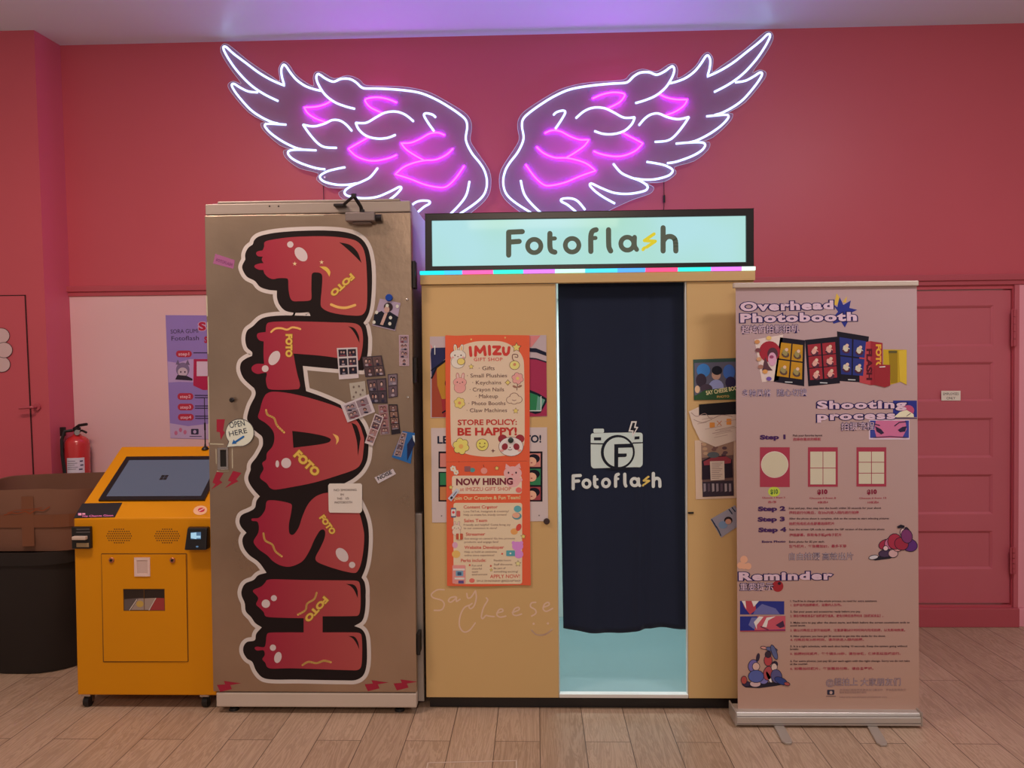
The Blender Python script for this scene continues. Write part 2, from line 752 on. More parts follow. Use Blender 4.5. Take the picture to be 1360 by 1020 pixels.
# pier at the left that carries a door
pt = on_z(45, 40, ZC)
yp = pt.y
pb = on_y(69, 630, yp)
sl = (pb.x - pt.x) / (pt.z - pb.z)
px0, pxT = pt.x + sl * pt.z, pt.x
dfx_b, dfx_t = on_y(44, 630, yp), on_y(33, 393, yp)
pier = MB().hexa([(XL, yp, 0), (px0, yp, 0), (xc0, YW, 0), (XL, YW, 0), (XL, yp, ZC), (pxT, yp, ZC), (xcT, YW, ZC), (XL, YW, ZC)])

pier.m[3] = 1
struct(pier.build('wall_left', [M_wall, M_wall_lit]))
pale_l = [on_y(93, 392, YW), on_y(104, 660, YW)]
pz0 = 0.02
k = (pale_l[1].x - pale_l[0].x) / (pale_l[0].z - pale_l[1].z)
xa, xb = pale_l[0].x, pale_l[0].x + k * (pale_l[0].z - pz0)
xe = on_y(560, 500, YW).x
za = pale_l[0].z
struct(MB().hexa([(xb, YW - 0.008, pz0), (xe, YW - 0.008, pz0), (xe, YW - 0.0005, pz0), (xb, YW - 0.0005, pz0),
                  (xa, YW - 0.008, za), (xe, YW - 0.008, za), (xe, YW - 0.0005, za), (xa, YW - 0.0005, za)]).build('wall_back_lower_panel', M_pale))
# picture rail across the wall above the panel and the door
zr0, zr1 = on_y(180, 393, YW).z, on_y(180, 379.5, YW).z
xs = on_y(91, 385, YW).x
mb = MB()
mb.box(xs, XR, YW - 0.030, YW - 0.0005, (zr0 + zr1) / 2 - 0.005, zr1)
mb.box(xs + 0.004, XR, YW - 0.018, YW - 0.0005, zr0, (zr0 + zr1) / 2)
struct(mb.build('trim_1', M_trim, bevel=0.004))
# skirting along the back wall right of the door, and the raised sill under the door
zb = on_y(1290, 806, YW).z
struct(MB().box(dxl - 0.05, dxr + 0.03, YW - 0.035, YW - 0.0005, 0, zb).build('baseboard_back', M_trim, bevel=0.004))
struct(MB().box(dxr + 0.031, XR, YW - 0.02, YW - 0.0005, 0, zb * 0.98).build('baseboard_right', M_wall_pink, bevel=0.004))
struct(MB().box(dxr + 0.03, XR, YW - 0.012, YW - 0.0005, zb, zr0 - 0.002).build('trim_2', M_wall_pink))
struct(MB().box(dxr + 0.002, dxr + 0.03, YW - 0.02, YW - 0.0005, zb, zr0 - 0.002).build('trim_3', M_door, bevel=0.003))

# door_2: five-panel door slab set into the opening
fw = yface(YW + 0.012)
yd = YW + 0.012
zt = dz1 - 0.008
zl = dz0 + 0.012
pans = [(406, 460), (481, 533), (555, 608), (630, 683), (705, 756)]
xp1 = fw.at(1319, 580).x
xp0 = dxl + (dxr - xp1)
mb = MB()
xl2, xr2 = dxl + 0.004, dxr - 0.004
holes = []
for a, b_ in pans:
    z1_, z0_ = fw.at(1270, a).z, fw.at(1270, b_).z
    holes.append([(xp0, yd, z0_), (xp1, yd, z0_), (xp1, yd, z1_), (xp0, yd, z1_)])
mb.slab([(xl2, yd, zl), (xr2, yd, zl), (xr2, yd, zt), (xl2, yd, zt)], (0, -1, 0), 0.012, holes=holes)
mb.box(xl2, xr2, yd + 0.012, yd + 0.04, zl, zt)
door2 = struct(mb.build('door_2', M_door))
for h in holes:
    x0, x1, z0_, z1_ = h[0][0], h[1][0], h[0][2], h[2][2]
    fr = MB().slab(h, (0, -1, 0), 0.010, holes=[[(x0 + .014, yd, z0_ + .014), (x1 - .014, yd, z0_ + .014), (x1 - .014, yd, z1_ - .014), (x0 + .014, yd, z1_ - .014)]])
    for i in range(len(fr.v)):
        p = fr.v[i]
        if abs(p.y - yd) < 1e-5 and not (abs(p.x - x0) < 1e-5 or abs(p.x - x1) < 1e-5 or abs(p.z - z0_) < 1e-5 or abs(p.z - z1_) < 1e-5):
            p.y = yd + 0.010
    fr.build('panel_molding', M_door, door2)
for ya, yb_ in ((411, 460), (727, 762)):
    a, b_ = on_y(1345, ya, YW - .02), on_y(1345, yb_, YW - .02)
    hx = dxr + 0.001
    mb = MB().box(hx - 0.022, hx + 0.014, YW - 0.0225, YW - 0.0195, b_.z, a.z)
    for q in range(5):
        z0_ = b_.z + (a.z - b_.z) * q / 5
        mb.cyl((hx - 0.004, YW - 0.027, z0_ + .002), (hx - 0.004, YW - 0.027, z0_ + (a.z - b_.z) / 5 - .002), 0.008, seg=12)
    mb.build('hinge', M_trim, door2)
s, bo = sheet('door_sign', Face((0, yd - .0005, 0)), [(1250, 519), (1275.5, 519), (1275.5, 532), (1250, 532)], M_paper,
              'small white employees only sign on the panelled red door', 'sign')
ar = Art(Face((0, yd - .0005, 0)), s, bo)
ar.text('EMPLOYEES', 1252.5, 524.8, 1273, 524.6, (60, 45, 40), h=3.4)
ar.text('ONLY', 1257, 530.4, 1268.5, 530.2, (60, 45, 40), h=3.4)
ar.flush('lettering')

# door_1: flush door in the left pier with a lever and a paper flower decal
fl = yface(yp - 0.003)
zt = dfx_t.z
kx = (dfx_b.x - dfx_t.x) / (dfx_t.z - dfx_b.z)
x0t, x0b = dfx_t.x, dfx_t.x + kx * zt
mb = MB().hexa([(XL + .02, yp - .004, .02), (x0b, yp - .004, .02), (x0b, yp - .0005, .02), (XL + .02, yp - .0005, .02),
                (XL + .02, yp - .004, zt), (x0t, yp - .004, zt), (x0t, yp - .0005, zt), (XL + .02, yp - .0005, zt)])
door1 = struct(mb.build('door_1', M_wall))
mb = MB()
for (a, b_) in (((x0t + .004, zt + .004), (x0b + .004, .02)),):
    mb.hexa([(b_[0] - .004, yp - .0045, b_[1]), (b_[0] + .003, yp - .0045, b_[1]), (b_[0] + .003, yp - .0005, b_[1]), (b_[0] - .004, yp - .0005, b_[1]),
             (a[0] - .004, yp - .0045, a[1]), (a[0] + .003, yp - .0045, a[1]), (a[0] + .003, yp - .0005, a[1]), (a[0] - .004, yp - .0005, a[1])])
mb.box(XL + .02, x0t + .007, yp - .0045, yp - .0005, zt, zt + .006)
mb.build('door_gap', mat('door_gap_shadow_line', (.05, .012, .014), .8), door1)
h0 = on_y(43, 541, yp - .05)
h1 = on_y(26, 542, yp - .05)
mb = MB()
mb.tube([(h0.x, yp - .004, h0.z), (h0.x, yp - .05, h0.z), (h0.x - .006, yp - .055, h0.z), (h1.x, yp - .055, h1.z)], .008, 10)
mb.cyl((h0.x, yp - .004, h0.z), (h0.x, yp - .014, h0.z), .022)
mb.build('door_handle', M_trim, door1, smooth=True)
ar = Art(yface(yp - 0.004), door1, 0.0005)
for q, (cx, cy) in enumerate(((-14, 440), (-16, 489), (2, 446), (3, 484), (6, 465))):
    ar.ell(cx, cy, 11.6, 10.6, (60, 30, 30), 2 * q)
    ar.ell(cx, cy, 10.9, 9.9, (196, 146, 134), 2 * q + 1)
ar.ell(-9, 465, 9, 9, (200, 140, 60), 11)
ar.flush('flower_decal', 'pale paper flower decal')

# ================================================================== tall steel booth with the FLASH lettering
YF = on_z(420, 949).y
ff = yface(YF)
fxl = on_y(281, 800, YF).x
fxr = on_y(549.5, 600, YF).x
fz1 = on_y(420, 284, YF).z           # top of door leaf
fzt = on_y(300, 267, YF).z           # top of head frame
fz0 = on_y(420, 919, YF).z           # bottom of door leaf
fzb = on_y(420, 940, YF).z           # underside of the base
FB = 4.62
flash = thing('photo_booth', 'tall steel photo booth with red bubble lettering down its door', 'photo booth', ((fxl + fxr) / 2, YF + .4, 0))
M_side = add_noise(mat('pale_booth_side', (.62, .58, .62), .5), 3, .04)
MB().box(fxl + .012, fxr - .012, YF + .05, FB, fzb, fzt).build('body', [M_side], flash, bevel=.006)
mb = MB()
mb.box(fxl + .002, fxr - .002, YF + .004, YF + .049, fz1 + .004, fzt - .012)
mb.box(fxl + .06, fxr - .05, YF + .004, YF + .049, fzt - .012, fzt)
mb.build('head_frame', M_frame, flash, bevel=.004)
ar = Art(yface(YF + .004), flash)
for q in ((358, 274), (370, 274)):
    ar.ell(q[0], q[1], 1.2, 1.2, (50, 38, 34), 0, seg=10)
    ar.flush('bolt_hole')
MB().box(fxl + .012, fxr - .002, YF + .002, YF + .049, fzb, fz0 - .006).build('base_plate', M_cream, flash, bevel=.006)
for px in (311, 531):
    x = on_y(px, 945, YF + .05).x
    mb = MB()
    mb.cyl((x, YF + .05, 0), (x, YF + .05, .012), .024, .02)
    mb.cyl((x, YF + .05, .012), (x, YF + .05, fzb), .009)
    mb.build('foot', M_blackp, flash, smooth=True)
for x in (fxl + .1, fxr - .1):
    mb = MB()
    mb.cyl((x, FB - .1, 0), (x, FB - .1, .012), .024, .02)
    mb.cyl((x, FB - .1, .012), (x, FB - .1, fzb), .009)
    mb.build('foot', M_blackp, flash, smooth=True)
leaf = MB().box(fxl, fxr, YF, YF + .046, fz0, fz1).build('door', M_steel, flash, bevel=.003)
# hinges and jamb on the side towards the pale yellow booth
for ya, yb_ in ((352, 386), (475, 508), (842, 870)):
    a, b_ = on_x(553, ya, fxr).z, on_x(553, yb_, fxr).z
    mb = MB().box(fxr + .0005, fxr + .014, YF + .012, YF + .075, b_, a)
    mb.cyl((fxr + .01, YF + .008, b_), (fxr + .01, YF + .008, a), .008, seg=10)
    mb.build('hinge', M_dark, flash)
a, b_ = on_x(555, 682, fxr).z, on_z(556, 948).z
MB().box(fxr - .011, fxr + .02, YF + .10, YF + .14, .02, a).build('side_post', M_alu, flash, bevel=.003)
# recessed pull and knob
p = [ff.at(289.5, 594), ff.at(303.5, 594), ff.at(303.5, 623), ff.at(289.5, 623)]
x0, x1, z0_, z1_ = p[0].x, p[1].x, p[2].z, p[0].z
mb = MB().slab([(x0, YF - .006, z0_), (x1, YF - .006, z0_), (x1, YF - .006, z1_), (x0, YF - .006, z1_)], (0, -1, 0), .006,
               holes=[[(x0 + .012, YF - .006, z0_ + .012), (x1 - .01, YF - .006, z0_ + .012), (x1 - .01, YF - .006, z1_ - .012), (x0 + .012, YF - .006, z1_ - .012)]])
hd = mb.build('door_handle', M_chrome, leaf, bevel=.002)
MB().box(x0 + .012, x1 - .01, YF - .0012, YF - .0004, z0_ + .012, z1_ - .012).build('handle_recess', M_blackp, leaf)
c = ff.at(310, 531)
MB().lathe(c, [(.004, 0), (.004, .012), (.011, .014), (.012, .02), (.007, .026)], 14, axis=(0, -1, 0)).build('lock_knob', M_dark, leaf, smooth=True)
for q in ((542, 528), (541, 398)):
    MB().lathe(ff.at(*q), [(.007, 0), (.006, .004), (.002, .006)], 10, axis=(0, -1, 0)).build('rivet', M_chrome, leaf, smooth=True)
# door closer: body on the leaf, elbow arm up to the head frame
a, b_ = ff.at(462, 285), ff.at(501, 298)
mb = MB().box(a.x, b_.x, YF - .055, YF - .0005, b_.z + .006, a.z)
mb.box(a.x + .03, b_.x - .02, YF - .045, YF - .0005, b_.z - .004, b_.z + .006)
cl = mb.build('door_closer', mat('closer_grey_metal', (.28, .24, .235), .35, metal=.6), flash, bevel=.005)
MB().cyl((b_.x, YF - .03, (a.z + b_.z) / 2), (b_.x + .028, YF - .03, (a.z + b_.z) / 2), .016).build('closer_valve', M_dark, cl, smooth=True)
cx = ff.at(483, 286)
e_ = on_y(470, 260, YF - .10)
s_ = on_y(455, 273, YF - .02)
mb = MB()
d = Vector((0, 0, .008))
j = Vector((cx.x, YF - .03, cx.z + .012))
mb.cyl(j - d * 2, j + d, .012)
mb.tube([j, j + Vector((-.004, -.01, .02)), e_], .0085, 8)
mb.tube([e_, s_], .007, 8)
mb.cyl(e_ - d, e_ + d, .012)
mb.build('closer_arm', M_dark, cl, smooth=True)
q = ff.at(454, 274)
MB().box(q.x - .03, q.x + .022, YF - .035, YF + .0035, q.z - .006, q.z + .006).build('arm_bracket', M_dark, cl, bevel=.002)

# ---- the lettering: cream border, black body, red letters
C1, C2, C3, C4, C5 = crop(300, 290, 6.376), crop(300, 430, 6.376), crop(300, 560, 6.376), crop(300, 640, 6.376), crop(300, 760, 6.376)
black = (C1([(290, 150), (400, 125), (550, 110), (720, 103), (850, 103), (980, 112), (1080, 135), (1150, 175), (1195, 235), (1220, 310), (1235, 420), (1238, 560), (1230, 700), (1215, 790), (1190, 850), (1165, 885, 1), (1188, 920), (1202, 990)])
         + C2([(1206, 130), (1203, 230), (1188, 320), (1165, 395, 1), (1050, 392), (940, 383), (790, 370), (652, 357, 1), (665, 470), (680, 570, 1), (800, 612), (965, 684), (1090, 765), (1160, 850), (1192, 930)])
         + C3([(1205, 150), (1208, 230), (1195, 330), (1150, 415), (1080, 480), (1000, 525, 1), (1060, 590), (1110, 650), (1150, 720), (1185, 800), (1205, 880)])
         + C4([(1212, 470), (1205, 600), (1185, 720), (1150, 810, 1), (1175, 850), (1185, 920), (1182, 990)])
         + C5([(1185, 200), (1180, 320), (1155, 410), (1088, 455, 1), (1150, 482), (1185, 540), (1195, 650), (1192, 780), (1165, 870), (1100, 912), (1000, 915), (800, 912), (600, 908), (400, 908), (310, 890), (255, 830), (225, 760), (180, 730), (150, 680), (150, 630), (180, 590), (245, 575), (258, 520), (305, 466, 1), (250, 430), (215, 380), (170, 330), (160, 260), (135, 200), (135, 150), (165, 95), (235, 65), (275, 25)])
         + C4([(345, 769, 1), (280, 680), (200, 620), (155, 560), (140, 500), (150, 460), (175, 430, 1), (130, 380), (115, 330), (135, 280), (200, 250), (245, 220), (260, 160), (288, 122, 1)])
         + C3([(240, 580), (200, 520), (190, 470), (210, 410, 1), (215, 360), (260, 300), (300, 230), (314, 190), (308, 130), (270, 95), (225, 60)])
         + C2([(238, 905), (200, 840), (180, 800), (205, 700), (245, 620), (252, 580), (240, 545, 1), (210, 520), (150, 460), (122, 390), (130, 330), (170, 295), (222, 272, 1), (222, 240), (180, 200), (165, 130), (180, 60), (230, 20)])
         + C1([(300, 850), (400, 827), (550, 822), (717, 826, 1), (705, 795, 1), (600, 800), (510, 785), (460, 740), (435, 680), (432, 612, 1), (360, 605), (290, 580), (245, 530), (180, 495), (145, 440), (140, 400), (165, 350, 1), (165, 300), (190, 250), (228, 222, 1), (245, 180)]))
red_F = C1([(332, 200), (400, 180), (550, 160), (750, 152), (900, 155), (1030, 170), (1110, 195), (1160, 250), (1185, 340), (1195, 480), (1198, 620), (1195, 730), (1180, 790), (1140, 822), (1050, 822), (950, 810), (870, 790), (818, 760), (803, 720), (813, 600), (818, 500), (805, 467), (760, 458), (735, 465), (727, 490), (725, 600), (725, 680), (700, 698), (620, 702), (570, 700), (545, 670), (532, 600), (528, 520), (510, 508), (450, 507), (400, 515), (360, 500), (330, 470), (318, 437, 1), (280, 435), (245, 415), (250, 395), (290, 382), (320, 380, 1), (305, 350), (314, 325, 1), (275, 322), (258, 300), (270, 280), (312, 272, 1), (325, 240)])
red_L = C2([(345, 10), (370, -12), (500, -20), (700, -18), (900, -12), (1080, -5), (1140, 25), (1160, 90), (1160, 180), (1145, 270), (1130, 310, 1), (1050, 302), (950, 290), (800, 270), (573, 252, 1), (600, 400), (628, 510), (620, 548), (590, 555), (480, 560), (375, 555), (350, 530), (340, 470), (345, 415), (270, 425), (225, 400), (222, 365), (260, 340), (325, 340, 1), (320, 250), (322, 150, 1), (285, 140), (265, 110), (275, 80), (338, 70, 1)])
red_A = C2([(350, 590), (400, 575), (520, 585), (680, 620), (850, 670), (970, 715), (1060, 770), (1130, 850), (1160, 930)]) + C3([(1172, 150), (1165, 250), (1150, 340), (1100, 400), (950, 455), (750, 515), (550, 555), (420, 575), (375, 560), (345, 520), (295, 482), (295, 450), (320, 400), (310, 350), (342, 320), (350, 265), (395, 210), (412, 150), (405, 90), (370, 40)]) + C2([(330, 835), (275, 795), (290, 730), (305, 670), (325, 620)])
hole_A = C3([(563, 78, 1), (700, 95), (820, 118), (880, 140), (890, 155), (870, 175), (780, 195), (573, 221, 1)])
red_S = C4([(345, 170), (370, 155), (450, 160), (540, 180), (560, 200), (552, 270), (535, 360), (538, 430), (560, 448), (585, 435), (620, 380), (650, 290), (690, 200), (740, 140), (800, 105), (880, 90), (1000, 95), (1080, 150), (1130, 260), (1155, 350), (1172, 450), (1165, 580), (1145, 690), (1120, 750), (1090, 770), (1000, 755), (880, 720), (790, 685), (762, 660), (765, 625), (800, 560), (835, 480), (842, 425), (825, 402), (795, 415), (750, 490), (710, 580), (660, 660), (600, 700), (530, 718), (460, 705), (400, 670), (350, 620), (280, 570), (240, 520), (240, 490), (275, 430), (280, 370), (265, 335), (225, 330), (222, 310), (275, 305), (310, 275), (335, 230)])
red_H = C5([(350, 65), (400, 58), (700, 65), (1000, 68), (1110, 72), (1135, 100), (1142, 200), (1140, 300), (1125, 360), (1080, 370), (820, 372, 1), (820, 508, 1), (1050, 508), (1135, 515), (1152, 560), (1155, 680), (1148, 790), (1120, 825), (1050, 828), (800, 820), (550, 812), (390, 815), (350, 800), (335, 765), (310, 735), (330, 700), (320, 660), (265, 662), (245, 640), (265, 628), (325, 632), (340, 590), (345, 540), (365, 512), (500, 508), (660, 508, 1), (660, 388, 1), (500, 385), (345, 375), (320, 335), (285, 300), (258, 270), (275, 225), (265, 200), (232, 165), (240, 145), (300, 120), (335, 85)])

# printed red-to-orange fade across the letters
M_red = mat('letter_red_fade', (.5, .03, .05), .5, spec=.3)
nt, N, L, b = nodes_of(M_red)
tc = N.new('ShaderNodeTexCoord')
sx_ = N.new('ShaderNodeSeparateXYZ')
L.new(tc.outputs['Object'], sx_.inputs[0])
mr = N.new('ShaderNodeMapRange')
x_a, x_b = ff.at(345, 600).x - flash.location.x, ff.at(490, 600).x - flash.location.x
mr.inputs[1].default_value, mr.inputs[2].default_value = x_a, x_b
L.new(sx_.outputs[0], mr.inputs[0])
rp = N.new('ShaderNodeMix')
rp.data_type = 'RGBA'
rp.inputs[6].default_value = (*alb(146, 26, 44), 1)
rp.inputs[7].default_value = (*alb(166, 66, 58), 1)
L.new(mr.outputs[0], rp.inputs[0])
L.new(rp.outputs[2], b.inputs['Base Color'])
V_cream, V_black, V_oval, V_yel, V_yel2 = (196, 164, 148), (32, 20, 18), (196, 160, 148), (216, 150, 78), (208, 152, 66)
ar = Art(ff, leaf)
bl = spline(black, True, 5)
ar.line(bl, 10.5, V_cream, 0, closed=True)
ar.flush('lettering_border', 'cream vinyl border of the lettering')
ar.poly(bl, V_black, 1)
ar.flush('lettering_backing', 'black vinyl cloud behind the red letters')


def squig(pts, wd=2.6, m=V_yel):
    ar.line(pts, wd, m, 4, sm=True)


def fill_letter(pts, name, holes=()):
    ar.poly(spline(pts, True, 5), M_red, 3, holes=[spline(h, True, 4) for h in holes])


fill_letter(red_F, 'F')
ar.ell(*C1([(547, 222)])[0], 4.2, 4.2, V_oval, 4)
ar.ell(*C1([(638, 305)])[0], 7.2, 10.6, V_oval, 4, -38)
ar.poly(C1([(960, 203, 1), (1050, 225), (1115, 285), (1150, 378, 1), (1085, 312), (1010, 243)]), V_black, 4, sm=True)
ar.poly(C1([(793, 408, 1), (850, 412), (885, 450), (878, 495, 1), (850, 450)]), V_yel2, 4, sm=True)
squig(C1([(893, 730), (950, 752), (1020, 757), (1095, 735)]), 3.4)
ar.text('FOTO', *C1([(1058, 470)])[0], *C1([(885, 628)])[0], V_yel2, 5, h=7.6, bold=.06)
ar.text('FOTO', *C1([(1058, 470)])[0], *C1([(885, 628)])[0], (150, 90, 40), 4, h=7.6, bold=.11)
for q in ((585, 385), (812, 372)):
    ar.star(*C1([q])[0], 3.2, (220, 170, 120), 4, inner=.35)
ar.flush('letter', 'red bubble letter F turned sideways')
fill_letter(red_L, 'L')
squig(C2([(385, 70), (420, 42), (470, 38), (520, 50), (560, 32), (600, 35), (632, 45)]))
ar.ell(*C2([(412, 290)])[0], 6.6, 10.4, V_oval, 4, 32)
ar.ell(*C2([(335, 380)])[0], 4.5, 4.5, V_oval, 5)
ar.poly(C2([(1035, 20, 1), (1090, 40), (1125, 100), (1133, 165, 1), (1100, 95), (1065, 45)]), V_black, 4, sm=True)
ar.text('FOTO', *C2([(512, 92)])[0], *C2([(512, 278)])[0], V_yel2, 5, h=8, bold=.06)
ar.text('FOTO', *C2([(512, 92)])[0], *C2([(512, 278)])[0], (150, 90, 40), 4, h=8, bold=.11)
ar.flush('letter', 'red bubble letter L turned sideways')
fill_letter(red_A, 'A', [hole_A])
squig(C2([(342, 730), (355, 770), (410, 800), (435, 860), (495, 920)]))
ar.poly(C3([(905, 101, 1), (950, 122), (957, 160), (933, 197, 1), (935, 150)]), V_yel, 4, sm=True)
ar.poly(C2([(1065, 838, 1), (1110, 865), (1140, 960)]) + C3([(1135, 180), (1120, 288, 1), (1112, 180)]) + C2([(1095, 930)]), V_black, 4, sm=True)
ar.ell(*C3([(437, 357)])[0], 2.4, 4.7, V_oval, 4)
ar.ell(*C3([(512, 350)])[0], 6.6, 6.8, V_oval, 4)
ar.text('FOTO', *C3([(578, 290)])[0], *C3([(755, 462)])[0], V_yel2, 5, h=10.5, bold=.06)
ar.text('FOTO', *C3([(578, 290)])[0], *C3([(755, 462)])[0], (150, 90, 40), 4, h=10.5, bold=.11)
ar.flush('letter', 'red bubble letter A turned sideways')
fill_letter(red_S, 'S')
squig(C4([(320, 435), (335, 495), (395, 530), (420, 585), (475, 630)]))
ar.ell(*C4([(985, 617)])[0], 7, 10.4, V_oval, 4, -38)
ar.ell(*C4([(1070, 702)])[0], 4.2, 4.2, V_oval, 4)
ar.text('FOTO', *C4([(795, 305)])[0], *C4([(895, 445)])[0], V_yel2, 5, h=7.5, bold=.06)
ar.text('FOTO', *C4([(795, 305)])[0], *C4([(895, 445)])[0], (150, 90, 40), 4, h=7.5, bold=.11)
ar.flush('letter', 'red bubble letter S turned sideways')
fill_letter(red_H, 'H')
squig(C5([(770, 172), (750, 225), (690, 265), (675, 320), (612, 358)]))
squig(C5([(650, 785), (700, 757), (770, 768), (830, 748), (890, 760)]))
for q in ((408, 218, 4, 4, 0), (340, 265, 5.6, 5.6, 0), (400, 637, 4.1, 4.2, 0), (442, 720, 4.8, 7.5, 14)):
    ar.ell(*C5([q[:2]])[0], q[2], q[3], V_oval, 4, q[4])
ar.poly(C5([(1018, 97, 1), (1085, 105), (1115, 150), (1118, 218, 1), (1090, 155), (1060, 118)]), V_black, 4, sm=True)
ar.poly(C5([(1040, 538, 1), (1090, 545), (1120, 590), (1131, 652, 1), (1105, 598), (1075, 558)]), V_black, 4, sm=True)
ar.text('FOTO', *C5([(832, 205)])[0], *C5([(668, 388)])[0], V_yel2, 5, h=8, bold=.06)
ar.text('FOTO', *C5([(832, 205)])[0], *C5([(668, 388)])[0], (150, 90, 40), 4, h=8, bold=.11)
ar.flush('letter', 'red bubble letter H turned sideways')
# red lightning decals
V_bolt = (150, 34, 46)


def bolt(p):
    ar.poly(p, V_bolt, 0)
    ar.flush('lightning_decal', 'small red lightning bolt decal')


K = crop(265, 520, 6.38)
bolt(K([(145, 235), (215, 235), (200, 330), (215, 345), (180, 410), (172, 345), (145, 340)]))
bolt(K([(145, 680), (205, 690), (170, 750), (195, 770), (100, 830), (135, 785), (110, 770)]))
bolt(K([(285, 672), (355, 690), (310, 745), (330, 760), (215, 818), (270, 765), (240, 755)]))
B = crop(270, 890, 9.067)
zz = [(165, 178), (265, 172), (248, 130), (455, 158), (325, 180), (345, 228), (205, 262)]
bolt(B(zz))
bolt([(x + 196, y - 1) for x, y in B(zz)])
bolt([(x + 234.5, y - 2) for x, y in B(zz)])
# worn tape edges on the door
V_tape = (176, 148, 118)
for pts, wd in (([(274.5, 393), (275.3, 420)], 1.6), ([(275.6, 428), (276.4, 470)], 1.3), ([(276.6, 500), (277.6, 560), (278, 588)], 1.6), ([(279, 589.5), (297, 590)], 1.6), ([(308.5, 590), (308.8, 622)], 1.4), ([(287, 596), (287.4, 616)], 1.2), ([(288, 626), (304, 625.4)], 1.4), ([(276, 288), (300, 287)], 1.0), ([(380, 286.2), (402, 286.4), (430, 286)], 1.2)):
    ar.line(pts, wd, V_tape, 0, caps=False)
    ar.flush('tape_residue')
# purple name sticker
ar.quad([(286, 337), (312, 345.5), (310, 357), (283, 350)], (150, 78, 105), 0)
ar.text('FOTOFLASH', 287, 347, 308, 353.5, (110, 50, 80), 1, h=4)
ar.flush('name_sticker', 'small purple sticker')

# ---- things stuck to the steel door
DARKS = [(40, 30, 34), (66, 46, 46), (52, 36, 48), (84, 52, 50)]
SKIN = [(176, 128, 112), (150, 98, 84), (190, 140, 122), (160, 110, 100)]


def lerp2(q, u, v):
    a = (q[0][0] + (q[1][0] - q[0][0]) * u, q[0][1] + (q[1][1] - q[0][1]) * u)
    b_ = (q[3][0] + (q[2][0] - q[3][0]) * u, q[3][1] + (q[2][1] - q[3][1]) * u)
    return (a[0] + (b_[0] - a[0]) * v, a[1] + (b_[1] - a[1]) * v)


def sub(q, u0, v0, u1, v1):
    return [lerp2(q, u0, v0), lerp2(q, u1, v0), lerp2(q, u1, v1), lerp2(q, u0, v1)]


def photo_cells(ar, q, nx, ny, mx, my, gap, bg, seed=0, bot=None):
    """little portraits in a grid on a photo card"""
    rnd = random.Random(seed)
    bot = my if bot is None else bot
    cw, ch = (1 - 2 * mx - (nx - 1) * gap) / nx, (1 - my - bot - (ny - 1) * gap) / ny
    for i in range(nx):
        for j in range(ny):
            u, v = mx + i * (cw + gap), my + j * (ch + gap)
            c = sub(q, u, v, u + cw, v + ch)
            ar.quad(c, rnd.choice(bg), 1)
            for hx in ((.32, .68) if rnd.random() < .65 else (.5,)):
                w_ = max(1.0, math.dist(c[0], c[1]) * .15)
                h_ = max(1.0, math.dist(c[0], c[3]) * .2)
                x, y = lerp2(c, hx + rnd.uniform(-.05, .05), .42 + rnd.uniform(-.06, .06))
                ar.ell(x, y - h_ * .25, w_ * 1.15, h_ * 1.1, rnd.choice([(30, 22, 24), (60, 36, 30), (38, 26, 34)]), 2, seg=9)
                ar.ell(x, y + h_ * .1, w_ * .8, h_ * .85, rnd.choice(SKIN), 3, seg=9)
                bx, by = lerp2(c, hx, .86)
                ar.ell(bx, by, w_ * 1.5, h_ * .65, rnd.choice([(120, 100, 104), (50, 40, 52), (150, 120, 120), (110, 52, 56)]), 2, seg=9)
    ar.flush('portrait_print')


GP = 'photo booth prints stuck on the steel door'
V_pap = (192, 160, 150)


def card(q, m, label, name='photo_strip', lift=0.0, group=GP, cat='photo', face=ff):
    s, bo = sheet(name, face, q, ink(*m) if isinstance(m, tuple) else m, label, cat, group, base=.0026 + lift)
    return s, Art(face, s, bo)


BGD = [(44, 34, 40), (60, 44, 50), (36, 28, 34)]
BGL = [(150, 118, 116), (128, 98, 98), (164, 132, 128)]
q = [(447.6, 462.3), (474.6, 461.3), (476.7, 502), (450.6, 504)]
s, a = card(q, V_pap, 'white sheet of six small dark photos on the red letter L')
photo_cells(a, q, 2, 3, .07, .05, .06, BGD, 1, .15)
q = [(487, 504), (513, 502), (515, 536), (493, 536)]
s, a = card(q, (60, 46, 48), 'dark four photo sheet directly below the topmost dark sheet')
photo_cells(a, q, 2, 2, .05, .05, .05, [(92, 66, 66), (70, 52, 54)], 3)
q = [(481, 474), (507, 472), (512, 499), (485.6, 501)]
s, a = card(q, (62, 46, 48), 'dark four photo sheet with a brown tint right of the white six photo sheet', lift=.0022)
photo_cells(a, q, 2, 2, .05, .05, .05, [(96, 66, 60), (74, 50, 48)], 2)
q = [(515, 497), (528, 496), (528.5, 527), (516, 529)]
s, a = card(q, (70, 52, 54), 'narrow strip of two dark photos right of the dark four photo sheets')
photo_cells(a, q, 1, 2, .08, .04, .05, [(120, 92, 92), (96, 70, 72)], 4)
q = [(530, 445), (543, 445), (543.5, 486), (530.5, 486)]
s, a = card(q, (176, 134, 134), 'pale strip of four photos high at the right edge of the steel door')
photo_cells(a, q, 1, 4, .1, .03, .02, [(150, 108, 108), (170, 128, 122), (140, 100, 100)], 5)
q = [(502.5, 538), (515, 537), (518, 576.5), (505.5, 577.5)]
s, a = card(q, (150, 112, 106), 'upright reddish photo strip half behind the tilted white strip')
photo_cells(a, q, 1, 4, .08, .03, .03, [(140, 88, 82), (120, 76, 72)], 6)
q = [(516, 537), (528, 537), (532, 575.5), (520, 577.5)]
s, a = card(q, (44, 34, 36), 'black bordered photo strip above the blue card')
photo_cells(a, q, 1, 4, .1, .04, .03, [(128, 86, 70), (106, 70, 62)], 7, .16)
q = [(464, 509), (485, 506), (487, 529), (467, 531)]
